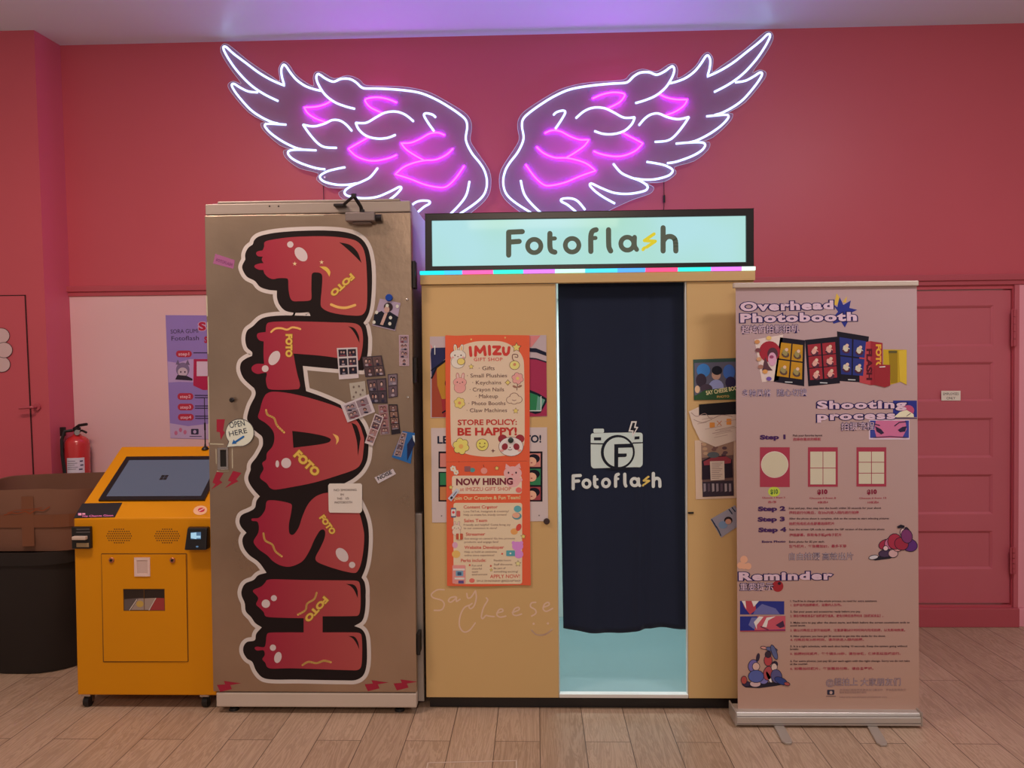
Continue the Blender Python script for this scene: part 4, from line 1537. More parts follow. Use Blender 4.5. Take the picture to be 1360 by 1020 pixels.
for dx in (-10.5, 12.5):
    ar.ell(678 + dx, 582.5, 6, 5.6, (146, 44, 48), 1)
ar.ell(678.8, 593, 16.6, 13, V_ol, 1)
ar.ell(678.8, 593, 16, 12.4, (234, 198, 176), 2)
for dx, r_ in ((-7.5, 25), (8, -25)):
    ar.ell(678 + dx, 593, 4, 4.6, (140, 44, 48), 3, r_)
    ar.ell(678 + dx * 1.5, 598, 2.6, 1.6, V_pk, 4, seg=10)
ar.line([(675, 596.5), (677.5, 597.5), (680, 596.5)], .8, (80, 40, 40), 3)
ar.ell(677.5, 594, .9, .7, (60, 34, 36), 3, seg=8)
ar.flush('panda_drawing')
c = pf.at(678.5, 584.5, bo + .003)
tag(MB().lathe(c, [(.013, 0), (.013, .004), (.010, .006)], 18, axis=(0, -1, 0)).build('magnet', mat('magnet_dark_green', (.03, .05, .045), .35), loc=c, smooth=True), 'small dark magnet on the panda of the gift shop poster', 'magnet')
for q in ((626, 450.8), (671, 448.5)):
    ar.ell(*q, 1.2, 1.2, (230, 160, 90), 1, seg=8)
ar.flush('dot_print')

s, bo = sheet('hiring_poster', pf, [(592.8, 613.4), (703.4, 612.2), (705, 777), (690, 776.6), (640, 778.4), (594, 777.6)], ink(*V_or), 'orange now hiring poster below the gift shop poster', 'poster', base=.0052)
ar = Art(pf, s, bo)
ar.rect(600.5, 631.5, 693, 655.6, (224, 176, 144), 0, r=3)
ar.flush('cream_field')
ar.rect(602.5, 667.5, 693.5, 775, (220, 176, 138), 0, r=3)
ar.flush('cream_field')
ar.text('NOW HIRING', 606.5, 643.8, 680.8, 643, (116, 40, 48), 1, h=8.6, bold=.04)
ar.flush('headline')
ar.text('at IMIZZU GIFT SHOP', 611, 651.8, 679, 651.2, (196, 80, 66), 1, h=5)
ar.flush('headline')
ar.text('Join Our Creative & Fun Team!', 603, 663.5, 691, 662.5, (240, 176, 120), 1, h=4.8, bold=.02)
ar.flush('headline')
V_h, V_t = (200, 76, 64), (128, 84, 72)
for t, x0, x1, y in (('Content Creator', 616, 661, 675), ('Sales Team', 616.5, 647, 693), ('Streamer', 619, 644.5, 711), ('Website Developer', 617, 669.5, 728.5), ('Perks include:', 612.5, 645.5, 745.8)):
    ar.text(t, x0, y, x1, y - .3, V_h, 1, h=4.2, bold=.015)
    ar.flush('section_heading')
ar.text('APPLY NOW!', 651, 767.4, 690.5, 767, (204, 66, 56), 1, h=5)
for t, x0, x1, y in (('Love TikTok, Instagram & creativity?', 616, 676, 680), ('Help us create fun, trendy content!', 616, 673, 684.5), ('Friendly and helpful? Come bring joy', 616, 678, 697.8), ('to our customers in store!', 616, 660, 702.2), ('Got energy on camera? Go live, promote', 617, 684, 716), ('products, and engage fans!', 617, 662, 720.6), ('Help us build an awesome', 617, 660, 733.6), ('online store experience!', 617, 656.5, 738.2), ('Flexible hours', 656, 678.5, 745), ('Staff discounts', 656, 680.5, 750.3), ('Be part of', 656, 671.5, 755.4), ('something exciting!', 656, 688, 759.8), ('Fun and', 627, 640, 751.8), ('cheerful', 627, 640, 756), ('team', 627, 635, 760), ('environment', 627, 647.5, 763.6), ('DM US ON INSTAGRAM @IMIZZUGIFTSHOP', 633.5, 691.5, 772.2)):
    ar.text(t, x0, y, x1, y - .2, V_t, 1, h=2.6, res=2)
    ar.flush('text_line')
ar.ell(681, 628, 12, 9, (232, 150, 138), 1)
for p in ([(671, 622), (672, 615.5), (678, 620)], [(684, 619.5), (690, 614.8), (692, 622)]):
    ar.poly(p, (232, 150, 138), 1)
ar.ell(681, 638, 10, 9, (230, 148, 136), 0)
ar.ell(690, 637, 4, 3, (230, 148, 136), 1)
for x in (675.5, 685.5):
    ar.ell(x, 627.5, 1.1, 1.5, (70, 40, 44), 2, seg=8)
ar.ell(680.5, 630, 1.2, 1, (190, 70, 70), 2, seg=8)
ar.ell(689, 650.5, 4, 3.6, (222, 96, 84), 2)
ar.flush('cat_drawing', 'pink cat drawing')
for q in ((602, 622, 3), (606, 627, 2.6)):
    flower(q[0], q[1], q[2] + 1, (234, 190, 160), (222, 150, 80))
ar.flush('flower_drawing')
ar.ell(627.5, 624, 3.6, 3, (84, 130, 120), 1)
ar.rect(617, 619, 625, 626, (140, 80, 76), 1, r=1)
ar.flush('toy_drawing')
ar.ell(643, 625, 4.4, 4.2, (234, 130, 110), 1)
ar.line([(643, 620), (642, 617)], .8, (150, 60, 50), 1)
ar.flush('berry_drawing')
star(660, 621.5, 3.6)
ar.flush('star_drawing')
star(599, 647, 3.6)
ar.flush('star_drawing')
star(695, 712, 4)
ar.flush('star_drawing')
star(688, 748, 4.6, (224, 190, 120))
ar.flush('star_drawing')
star(652.5, 756.5, 2.4)
ar.flush('star_drawing')
ar.rect(599, 674, 606, 687, (90, 90, 104), 1, r=1.5)
ar.rect(599.6, 676, 605.4, 685, (236, 190, 176), 2, r=1)
ar.ell(602.4, 680, 1.8, 1.8, (206, 60, 60), 3, seg=10)
ar.rect(606.5, 678, 611.5, 686, (196, 84, 72), 1, r=1.4)
ar.flush('card_drawing')
rabbit(606.5, 701, .62, (224, 178, 148), (230, 150, 140))
ar.rect(606, 708, 615, 716, (186, 78, 54), 5, r=1)
ar.rect(609.6, 708, 611.2, 716, (236, 190, 130), 6)
ar.flush('rabbit_drawing', 'cream rabbit with a gift box')
ar.ell(604.5, 723.5, 3.6, 4.2, (210, 140, 150), 1)
ar.flush('shell_drawing')
ar.ell(606, 735.5, 5.6, 5, (226, 160, 84), 1)
ar.flush('chick_drawing')
ar.rect(601, 750, 618.5, 774.5, (216, 130, 116), 1, r=1.5)
ar.rect(602, 754.5, 617.5, 757, (236, 190, 170), 2)
ar.rect(605.5, 757.5, 615.5, 764.5, (120, 140, 150), 2, r=1)
ar.rect(607.8, 759.2, 613, 763.4, (64, 78, 98), 3, r=.8)
ar.rect(604, 766.5, 617, 769, (236, 200, 180), 2)
ar.rect(609, 770.5, 616, 774.3, (96, 70, 110), 2)
ar.flush('claw_machine_drawing')
ar.ell(627, 770.5, 3.6, 3, (214, 100, 84), 1)
ar.flush('heart_drawing')
ar.ell(687.5, 675.5, 5, 4.4, (96, 146, 142), 1)
ar.ell(686.5, 685, 6.2, 4.8, (98, 130, 128), 1)
ar.ell(685.5, 684, 5, 3.6, (236, 146, 112), 2)
ar.flush('bear_drawing')
ar.ell(683, 705.5, 4.8, 4.2, (226, 140, 76), 1)
ar.ell(689, 700, 3.4, 5, (206, 70, 56), 1, 25)
ar.flush('ornament_drawing')
ar.ell(687.5, 725, 7.4, 6.2, (206, 122, 170), 1)
for dx in (-5, 5.5):
    ar.ell(687 + dx, 720.5, 2.4, 2.4, (206, 122, 170), 1)
ar.ell(689, 735.5, 6, 5.6, (206, 122, 170), 1)
ar.rect(672.5, 730.5, 684, 738, (88, 140, 138), 2, r=.8)
ar.ell(678, 734.4, 1.3, 1.3, (226, 220, 200), 3, seg=8)
ar.flush('bear_drawing', 'purple bear with a laptop')
for q in ((636, 750), (652, 751), (667, 735), (648, 674.8)):
    ar.ell(q[0] - (12 if q[0] == 636 else 0), q[1], 1.3, 1.3, (206, 84, 66), 2, seg=8)
ar.flush('bullet_print')
q = [(595, 661.5), (606.5, 648.2), (610.5, 651.5), (599.5, 665.5)]
s, bo = sheet('tape_tag', pf, q, ink(188, 170, 178), 'small tilted white tag stuck on the left edge of the hiring poster', 'sticker', base=.0085)
ar = Art(pf, s, bo)
ar.ell(600, 660.5, 1.6, 2, (40, 36, 44), 1, 40, seg=10)
ar.line([(602.5, 658), (606.5, 652.5)], .9, (60, 54, 62), 1)
ar.flush('printed_marks')

# ---- sheets on the right panel beside the curtain
q = [(920.5, 477.5), (990, 475), (990.5, 530.5), (921.5, 531.5)]
s, bo = sheet('cartoon_print', pf, q, ink(60, 74, 62), 'glossy colourful cartoon print topmost beside the curtain', 'poster', base=.001)
ar = Art(pf, s, bo)
ar.quad([(922, 482), (988, 480), (988.5, 524), (922.5, 525)], (96, 84, 92), 0)
for x, y, rx, ry, c_ in ((934, 492, 9, 9, (66, 110, 156)), (931, 505, 7, 9, (60, 44, 50)), (952, 492, 7, 6, (36, 32, 38)), (951, 498, 6, 6.5, (190, 136, 112)), (951, 514, 10, 10, (150, 140, 170)), (968, 494, 8, 10, (70, 96, 150)), (970, 508, 7, 8, (52, 40, 60)), (938, 516, 8, 6, (74, 54, 60)), (926, 517, 3.4, 5, (214, 160, 120)), (984, 500, 7, 12, (90, 90, 130))):
    ar.ell(x, y, rx, ry, c_, 1 + int(x * 7 + y) % 3, seg=16)
ar.poly([(922, 526), (936, 518), (988, 512), (990, 530), (922, 531)], (52, 74, 44), 4)
ar.text('SAY CHEESE BOOTH', 938, 524.5, 986, 516.5, (222, 198, 132), 5, h=5.5, bold=.03)
ar.text('PHOTO', 952, 528.5, 968, 527.5, (206, 150, 80), 5, h=3, bold=.02)
ar.flush('cartoon_artwork')
q = [(914.5, 546.5), (932, 538.5), (972, 534), (990, 533), (990, 588), (980, 584), (950, 593.5), (929.5, 584.5), (920, 565)]
s, bo = sheet('torn_paper', pf, q, ink(206, 166, 142), 'torn white sheet with orange writing and a black tape strip', 'paper', base=.0035)
ar = Art(pf, s, bo)
ar.quad([(928, 537), (990, 532), (990, 550), (928, 551.5)], (30, 24, 26), 0)
ar.flush('black_tape', 'black tape strip')
ar.line([(918, 548), (925, 553), (936, 549), (944, 556), (958, 551), (972, 553)], .8, (150, 110, 96), 0, sm=True)
ar.line([(921, 557), (932, 561), (945, 557)], .7, (150, 110, 96), 0, sm=True)
ar.rect(942, 561, 949, 568, (212, 124, 56), 0, r=1)
ar.rect(964.5, 556, 971, 564, (212, 124, 56), 0, r=1)
ar.line([(952, 559), (958, 565)], .9, (190, 112, 70), 0)
ar.line([(958, 559), (952, 565)], .9, (190, 112, 70), 0)
for x0, x1, y in ((932, 946, 557), (936, 958, 570), (955, 980, 572), (950, 972, 577), (948, 966, 581), (926, 938, 563), (962, 978, 560)):
    ar.line([(x0, y), (x1, y - (x1 - x0) * .2)], .6, (172, 130, 112), 0, caps=False)
ar.line([(950, 571.5), (975, 566)], .7, (160, 116, 100), 0)
ar.line([(946, 575.5), (970, 571)], .7, (160, 116, 100), 0)
ar.flush('handwriting')
q = [(922.5, 585), (987, 582), (988, 661), (924, 663)]
s, bo = sheet('photo_print', pf, q, ink(204, 158, 128), 'white bordered photo with a pasted text slip below the torn paper', 'photo', base=.001)
ar = Art(pf, s, bo)
ar.quad([(931, 588), (974, 585), (974.5, 658.5), (933, 660)], (104, 70, 62), 0)
ar.quad([(931, 588), (974, 585), (974, 604), (932, 608)], (150, 106, 84), 1)
for i in range(9):
    ar.ell(935 + (i * 13) % 38, 590 + (i * 7) % 15, 3.4, 2.2, [(180, 130, 96), (120, 76, 66), (90, 60, 60)][i % 3], 2, seg=9)
ar.poly([(932, 612), (944, 606), (962, 605), (972, 610), (973, 634), (932, 637)], (44, 30, 36), 2)
ar.poly([(934, 613), (946, 607), (964, 606), (971, 610), (970, 615), (935, 618)], (140, 52, 56), 3)
ar.ell(947, 604, 8, 4, (88, 82, 80), 3)
ar.quad([(932.5, 640), (973, 638), (974, 658), (933.5, 659.5)], (58, 42, 46), 3)
for i in range(7):
    ar.quad([(934 + i * 5.6, 642), (937 + i * 5.6, 642), (937.3 + i * 5.6, 652), (934.3 + i * 5.6, 653)], [(140, 112, 110), (92, 66, 70), (160, 130, 124)][i % 3], 4)
ar.quad([(942.5, 612.5), (961.5, 612), (962, 637), (943.5, 638)], (204, 164, 140), 5)
for i in range(9):
    ar.line([(945, 615 + i * 2.5), (959 - (i % 3) * 2, 614.8 + i * 2.5)], .6, (140, 100, 88), 6, caps=False)
ar.flush('photo_picture')
q = [(943.5, 689.5), (976, 671), (987, 694), (957.5, 714)]
s, bo = sheet('photo_card', pf, q, ink(150, 130, 132), 'small tilted grey photo card lowest beside the curtain', 'photo', base=.001)
ar = Art(pf, s, bo)
for x0, y0, x1, y1 in ((945, 690, 949, 696), (947.5, 694, 951, 700), (951, 699, 955, 706), (954, 704, 957, 711), (968, 676.5, 972, 682), (972, 674, 976, 679)):
    ar.line([(x0, y0), (x1, y1)], 1.5, (44, 48, 62), 1)
ar.ell(967, 691, 5.5, 5, (48, 32, 34), 1)
ar.ell(967, 692.5, 4, 3.6, (196, 128, 100), 2)
ar.ell(960, 697, 6, 5, (120, 128, 144), 1)
ar.flush('portrait_print')

# ================================================================== yellow payment kiosk
YK = on_z(190, 942).y
kf = yface(YK)
kxl = on_y(100, 790, YK).x
kxr = fxl - .004
kzt = on_y(150, 688.5, YK).z
kz0 = on_y(190, 923.5, YK).z
qb = on_x(161.5, 593, kxl)
KB, kzb = qb.y, qb.z
kiosk = thing('payment_kiosk', 'yellow payment kiosk on castors with a slanted touch screen', 'kiosk', ((kxl + kxr) / 2, (YK + KB) / 2, 0))
mb = MB()
mb.hexa([(kxl, YK, kz0), (kxr, YK, kz0), (kxr, KB, kz0), (kxl, KB, kz0), (kxl, YK, kzt), (kxr, YK, kzt), (kxr, KB, kzb), (kxl, KB, kzb)])
mb.build('cabinet', M_kiosk, kiosk, bevel=.006)
for px, py in ((120, 940), (276, 945)):
    x = on_y(px, 935, YK + .05).x
    x = min(x, kxr - .02)
    y = YK + .035
    cb = MB().box(x - .022, x + .022, y - .022, y + .03, kz0 - .012, kz0 - .001).build('castor', M_chrome, kiosk)
    mb = MB().cyl((x - .013, y, .0265), (x + .013, y, .0265), .0265, seg=20)
    mb.build('wheel', M_blackp, cb, smooth=True)
    mb = MB()
    for sx in (-.018, .018):
        mb.hexa([(x + sx - .002, y + .002, .022), (x + sx + .002, y + .002, .022), (x + sx + .002, y + .016, .022), (x + sx - .002, y + .016, .022),
                 (x + sx - .002, y - .004, kz0 - .012), (x + sx + .002, y - .004, kz0 - .012), (x + sx + .002, y + .026, kz0 - .012), (x + sx - .002, y + .026, kz0 - .012)])
    mb.build('fork', M_chrome, cb)
for x in (kxl + .06, kxr - .06):
    cb = MB().box(x - .022, x + .022, KB - .08, KB - .03, kz0 - .012, kz0 - .001).build('castor', M_chrome, kiosk)
    MB().cyl((x - .013, KB - .055, .0265), (x + .013, KB - .055, .0265), .0265, seg=20).build('wheel', M_blackp, cb, smooth=True)
    MB().box(x - .019, x + .019, KB - .058, KB - .052, .05, kz0 - .012).build('fork', M_dark, cb)
# front door with window, recess and locks
dq = [(135, 735.5), (248, 735.5), (250, 878.5), (137.5, 879)]
wq = [(164, 781.8), (219.2, 781.6), (219.8, 810.8), (164.6, 811.4)]
rq = [(179.2, 740), (200, 739.7), (200.3, 764.6), (179.8, 765)]


def xz(f, q):
    P = [f.at(*p) for p in q]
    return (P[0].x + P[3].x) / 2, (P[1].x + P[2].x) / 2, (P[2].z + P[3].z) / 2, (P[0].z + P[1].z) / 2


def rect3(x0, x1, z0_, z1_, y):
    return [(x0, y, z0_), (x1, y, z0_), (x1, y, z1_), (x0, y, z1_)]


d_ = xz(kf, dq)
w_ = xz(kf, wq)
r_ = xz(kf, rq)
M_gap = mat('kiosk_seam', (.16, .07, .01), .7)
ar = Art(kf, kiosk, .0004)
ar.line(dq, 1.3, M_gap, 0, closed=True, caps=False)
ar.flush('door_seam')
kd = MB().slab(rect3(d_[0] + .003, d_[1] - .003, d_[2] + .003, d_[3] - .003, YK - .004), (0, -1, 0), .0035,
               holes=[rect3(w_[0], w_[1], w_[2], w_[3], YK - .004)]).build('service_door', M_kiosk, kiosk)
MB().box(w_[0] - .001, w_[1] + .001, YK - .0012, YK - .0002, w_[2] - .001, w_[3] + .001).build('window_tray', mat('tray_dark', (.03, .02, .016), .3), kd)
wf = yface(YK - .0012)
ar = Art(wf, kd, .0004)
ar.poly([(165, 796), (185, 794), (191, 794), (176, 810), (165, 811)], (92, 70, 62), 0)
ar.poly([(174, 810), (184, 795), (208, 794), (198, 810)], (150, 114, 96), 1)
ar.ell(186, 802, 5, 4.4, (178, 128, 60), 2, seg=14)
ar.poly([(199, 810.5), (208, 794), (219.5, 794.5), (219.8, 810.5)], (146, 50, 44), 1)
ar.line([(198, 810.5), (207, 794.5)], 1, (196, 160, 140), 2)
ar.line([(172, 810.5), (182, 796)], 1, (196, 160, 140), 2)
ar.flush('stacked_prints', 'photo cards seen through the tray window')
mb = MB().slab(rect3(w_[0], w_[1], w_[2], w_[3], YK - .0034), (0, -1, 0), .0012, holes=[rect3(w_[0] + .003, (w_[0] + w_[1]) / 2 - .001, w_[2] + .003, w_[3] - .003, YK - .0034), rect3((w_[0] + w_[1]) / 2 + .001, w_[1] - .003, w_[2] + .003, w_[3] - .003, YK - .0034)])
mb.build('window_frame', M_gap, kd)
mb = MB().slab(rect3(*r_, YK - .008), (0, -1, 0), .004, holes=[rect3(r_[0] + .012, r_[1] - .012, r_[2] + .012, r_[3] - .014, YK - .008)])
rc = mb.build('card_slot', mat('pale_pink_plastic', (.80, .62, .58), .4), kd, bevel=.0015)
MB().box(r_[0] + .012, r_[1] - .012, YK - .0055, YK - .0042, r_[2] + .012, r_[3] - .014).build('slot_recess', mat('slot_grey', (.66, .50, .46), .4), rc)
for q in ((149, 743.5), (229.8, 743.6)):
    c = kf.at(*q)
    c.y = YK - .004
    k_ = MB().lathe(c, [(.013, 0), (.013, .004), (.011, .006)], 18, axis=(0, -1, 0)).build('lock', mat('lock_brass', (.5, .2, .12), .4, metal=.6), kd, smooth=True)
    MB().lathe(c - Vector((0, .006, 0)), [(.006, 0), (.006, .002), (.004, .0025)], 12, axis=(0, -1, 0)).build('keyhole', M_black, k_, smooth=True)
# loudspeaker holes
for cx in (158.2, 222):
    ar = Art(kf, kiosk, .0004)
    row = 0
    for y in [702.8 + 3.0 * i for i in range(7)]:
        for i in range(-6, 7):
            x = cx + i * 2.95 + (1.47 if row % 2 else 0)
            if ((x - cx) / 17) ** 2 + ((y - 711.8) / 10.2) ** 2 < 1:
                ar.ell(x, y, .95, .95, M_gap, 0, seg=8)
        row += 1
    ar.flush('speaker_grille')
# bill acceptor, left
q = [(98.2, 699), (123, 698.5), (123.4, 727), (99, 728)]
a_ = xz(kf, q)
mb = MB().box(a_[0], a_[1], YK - .022, YK - .0005, a_[2], a_[3])
ba = mb.build('bill_acceptor', M_blackp, kiosk, bevel=.003)
bf = yface(YK - .022)
p0, p1 = bf.at(98.8, 711.5), bf.at(117, 716)
MB().box(p0.x, p1.x, YK - .045, YK - .0225, p1.z, p0.z).build('bill_slot', mat('slot_cream', (.62, .50, .42), .4), ba, bevel=.003)
p0, p1 = bf.at(102, 721), bf.at(118.5, 726.5)
MB().box(p0.x, p1.x, YK - .027, YK - .0225, p1.z, p0.z).build('slot_tray', mat('slot_brass', (.42, .30, .16), .4), ba, bevel=.002)
ar = Art(bf, ba)
ar.line([(102, 703), (119, 702.6)], .9, (104, 84, 76), 0)
ar.line([(101.5, 707), (119.5, 706.6)], .9, (104, 84, 76), 0)
ar.flush('slot_lines')
# card terminal, right
q = [(250.2, 699.5), (279.5, 698.2), (279.5, 727.6), (250.8, 727.6)]
a_ = xz(kf, q)
a1 = min(a_[1], kxr - .001)
mb = MB().hexa([(a_[0], YK - .05, a_[2]), (a1, YK - .05, a_[2]), (a1, YK - .0005, a_[2]), (a_[0], YK - .0005, a_[2]),
                (a_[0] + .012, YK - .035, a_[3]), (a1, YK - .035, a_[3]), (a1, YK - .0005, a_[3]), (a_[0], YK - .0005, a_[3])])
ct = mb.build('card_terminal', M_black, kiosk, bevel=.006)
# its small lit display lies on the slanted front
tfz = Face((0, YK - .0515, a_[2]), (1, 0, 0), (0, .015, a_[3] - a_[2]))
ar = Art(tfz, ct, .0012)
M_disp = glow('terminal_display', lin(176, 214, 236), .9)
M_disp2 = glow('terminal_display_dim', lin(98, 128, 160), .8)
ar.quad([(253.5, 707), (267, 706.6), (267, 716), (253.5, 716)], M_disp2, 0)
ar.quad([(253.6, 708), (261, 707), (261, 716), (253.6, 714.5)], M_disp, 1)
ar.quad([(261, 711.5), (266.5, 711.5), (266.5, 714.5), (261, 714.5)], M_disp, 1)
ar.flush('terminal_display', 'small lit display')
ar.ell(262, 726, 1.8, 1.2, M_disp2, 0, seg=10)
ar.flush('status_light')
# slanted top: touch screen, black flyer, round sticker
sl_v = Vector((0, KB - YK, kzb - kzt))
tf_ = Face((0, YK, kzt), (1, 0, 0), sl_v)
A, B_, C_ = tf_.at(131.5, 666), tf_.at(272, 665.4), tf_.at(168.5, 608.3)
v1 = tf_.v
hgt = (C_ - A).dot(v1)
wdt = (B_ - A).dot(Vector((1, 0, 0)))
wdt = min(wdt, kxr - .012 - A.x)


def on_top(x, v, h):
    return A + Vector((x, 0, 0)) + v1 * v + tf_.n * h


def tslab(x0, x1, v0, v1_, h, d, r=0.0, holes=()):
    return MB().slab([on_top(x0, v0, h), on_top(x1, v0, h), on_top(x1, v1_, h), on_top(x0, v1_, h)], tf_.n, d, holes=[[on_top(a, b, h) for a, b in hh] for hh in holes])


bz = .026
scr = tslab(0, wdt, 0, hgt, .010, .0095, holes=[[(bz, bz), (wdt - bz, bz), (wdt - bz, hgt - bz), (bz, hgt - bz)]]).build('touch_screen', M_black, kiosk, bevel=.002)
M_disp3 = mat('screen_grey_glow', (.02, .02, .024), .12, spec=.5, emit=lin(92, 95, 112), estr=.72)
tslab(bz + .0005, wdt - bz - .0005, bz + .0005, hgt - bz - .0005, .0085, .006).build('screen_display', M_disp3, scr)
mb = MB()
cx_, cv_ = .50 * wdt, .50 * hgt
for i in (0, 1):
    for j in (0, 1):
        x0, v0 = cx_ - .018 + i * .0185, cv_ - .018 + j * .0185
        P = [on_top(x0, v0, .0092), on_top(x0 + .017, v0, .0092), on_top(x0 + .017, v0 + .017, .0092), on_top(x0, v0 + .017, .0092)]
        mb.add(P, [(0, 1, 2, 3)])
mb.build('screen_logo', mat('logo_dark', (.015, .016, .02), .4), scr, label='dark four-pane window symbol')
q = [(98, 688.3), (152.5, 687.2), (162.5, 668), (109.5, 669)]
pts = [tf_.at(*p, .0022) for p in q]
c = sum(pts, Vector((0, 0, 0))) / 4
fl_ = MB().slab(pts, tf_.n, .0014).build('flyer', mat('flyer_black', (.018, .017, .022), .45), loc=c)
tag(fl_, 'black flyer with pink lettering on the front corner of the kiosk', 'flyer')
ar = Art(tf_, fl_, .0026)
ar.text('No Change Given', 110, 687.3, 150.5, 686.2, (206, 96, 130), 0, h=2.6, bold=.02)
ar.rect(104, 682, 108.5, 685, (226, 130, 140), 0)
ar.rect(109.5, 682, 113.5, 684, (226, 130, 140), 0)
ar.flush('lettering')
ar = Art(tf_, kiosk, .0012)
ar.ell(266, 678, 9.4, 6.2, (224, 150, 110), 0, -8)
ar.ell(267.5, 677.5, 4.6, 3, (186, 44, 54), 1, -8)
ar.line([(264.5, 679), (270.5, 676)], 1.1, (226, 170, 150), 2)
ar.flush('round_sticker', 'pale round sticker with a red mark')
# thin stand antenna on the back edge of the kiosk
q = on_y(271.5, 591, KB - .03)
xq = min(q.x, kxr - .03)
yq = KB - .02
zq = kzb - .02 * (kzb - kzt) / (KB - YK)
mb = MB().lathe((xq, yq, zq - .002), [(.020, 0), (.018, .006), (.006, .016), (.0035, .03), (.003, .10), (.0045, .102), (.0045, .14), (.002, .142), (.002, .27), (.001, .272)], 12)
an = mb.build('antenna', M_blackp, loc=(xq, yq, zq), smooth=True)
tag(an, 'thin black antenna standing on the back edge of the yellow kiosk', 'antenna')

# ================================================================== bin, carton, extinguisher, wall poster
gb = on_z(34, 896)
M_bin = add_noise(mat('dark_grey_bin_plastic', (.026, .022, .021), .5, spec=.25), 5, .1)


def rounded(cx, cy, hx, hy, r, n=6):
    P = []
    for sx, sy, a0 in ((1, -1, -90), (1, 1, 0), (-1, 1, 90), (-1, -1, 180)):
        for k_ in range(n + 1):
            a = math.radians(a0 + 90 * k_ / n)
            P.append((cx + sx * (hx - r) + r * math.cos(a), cy + sy * (hy - r) + r * math.sin(a)))
    return P


def loft(rings, close=True):
    mb = MB()
    n = len(rings[0])
    for R_ in rings:
        mb.v += [Vector(p) for p in R_]
    for k_ in range(len(rings) - 1):
        for i in range(n):
            j = (i + 1) % n
            mb.f.append((k_ * n + i, k_ * n + j, (k_ + 1) * n + j, (k_ + 1) * n + i))
            mb.m.append(0)
    if close:
        mb.f.append(tuple(reversed(range(n))))
        mb.m.append(0)
    return mb


ZB = on_y(30, 732, gb.y).z
bcx, bcy = gb.x - .05, gb.y + .255
rings = []
for z, hx, hy in ((0, .27, .235), (.004, .285, .25), (.02, .29, .255), (ZB - .07, .335, .29), (ZB - .068, .348, .30), (ZB, .352, .304), (ZB, .335, .287), (ZB - .05, .325, .28), (.03, .28, .245)):
    rings.append([(x, y, z) for x, y in rounded(bcx, bcy, hx, hy, .225)])
bn = loft(rings)
bn.f.append(tuple(range(8 * 28, 9 * 28)))
bn.m.append(0)
bn = bn.build('trash_bin', M_bin, loc=(bcx, bcy, 0), smooth=True)
tag(bn, 'dark grey plastic bin standing left of the yellow kiosk', 'bin')
# open cardboard carton that sits in the bin's mouth
M_card = add_noise(mat('brown_cardboard', (.21, .105, .07), .75, spec=.2), 4, .1, .06, 50)
M_tape = mat('brown_packing_tape', (.20, .075, .035), .35, spec=.45)
fz = on_y(20, 651, bcy - .27).z
rz = on_y(60, 634, bcy + .32).z
cp = []


def carton_ring(z0f, z0b, inset, wob):
    P = []
    hx, hy = .365 - inset, .30 - inset
    for x, y in rounded(bcx + .02, bcy + .02, hx, hy, .16, 6):
        t = (y - (bcy + .02 - hy)) / (2 * hy)
        z = z0f + (z0b - z0f) * t
        z += wob * (math.sin(x * 9 + 1) * .012 + math.sin(y * 13) * .008)
        P.append((x, y, z))
    return P


r_out_t = on_y(105, 640, bcy - .05)
outer = [carton_ring(ZB + .003, ZB + .003, .012, 0), carton_ring(ZB + .10, ZB + .10, -.004, .3), carton_ring(fz - .04, fz - .03, -.008, 1), carton_ring(fz, fz + .012, -.004, 1),
         carton_ring(fz - .002, fz + .010, .004, 1), carton_ring(ZB + .03, ZB + .03, .02, 0)]
mb = loft(outer, close=True)
n = 28
mb.f.append(tuple(range(5 * n, 6 * n)))
mb.m.append(0)
ct_ = mb.build('cardboard_carton', M_card, loc=(bcx + .02, bcy + .02, ZB + .003), smooth=True)
tag(ct_, 'open brown cardboard carton taped around and sitting on the grey bin', 'carton')


def strip_on_carton(ua, ub, za_, zb_, name, m, nn=24, out=0.0):
    """tape that follows the carton's front"""
    base_ = rounded(bcx + .02, bcy + .02, .365 + .0115 + out, .30 + .0115 + out, .16, 6)
    front = [p for p in base_[21:28]] + [p for p in base_[0:7]]
    mb = MB()
    Ls = [0]
    for a, b in zip(front[:-1], front[1:]):
        Ls.append(Ls[-1] + math.dist(a, b))

    def at(u):
        s_ = u * Ls[-1]
        for i in range(len(front) - 1):
            if s_ <= Ls[i + 1] + 1e-9:
                t = (s_ - Ls[i]) / (Ls[i + 1] - Ls[i])
                return (front[i][0] + (front[i + 1][0] - front[i][0]) * t, front[i][1] + (front[i + 1][1] - front[i][1]) * t)
        return front[-1]
    pts = [at(ua + (ub - ua) * i / nn) for i in range(nn + 1)]
    for x, y in pts:
        mb.v.append(Vector((x, y, za_)))
        mb.v.append(Vector((x, y, zb_)))
    for i in range(nn):
        a = 2 * i
        mb.f.append((a, a + 2, a + 3, a + 1))
        mb.m.append(0)
    return mb.build(name, m, ct_)


zt1, zt0 = on_y(40, 683, bcy - .28).z, on_y(40, 700, bcy - .28).z
strip_on_carton(.02, .98, zt0, zt1, 'tape_band', M_tape)
u_v = .5 + (on_y(41, 690, bcy - .29).x - (bcx + .02)) / 1.1
strip_on_carton(u_v - .035, u_v + .035, ZB + .035, fz - .03, 'tape_band', M_tape, 8, .0008)
cf_ = yface(bcy + .02 - .3115)
ar = Art(cf_, ct_, .0022)
ar.line([(6, 684), (16, 681), (24, 682), (34, 679), (40, 682), (48, 677), (58, 678), (66, 673)], 1.4, (132, 58, 32), 0)
ar.line([(10, 681), (20, 678), (44, 676), (56, 674)], .9, (132, 58, 32), 0)
ar.flush('printed_marks', 'faint orange printed marks')

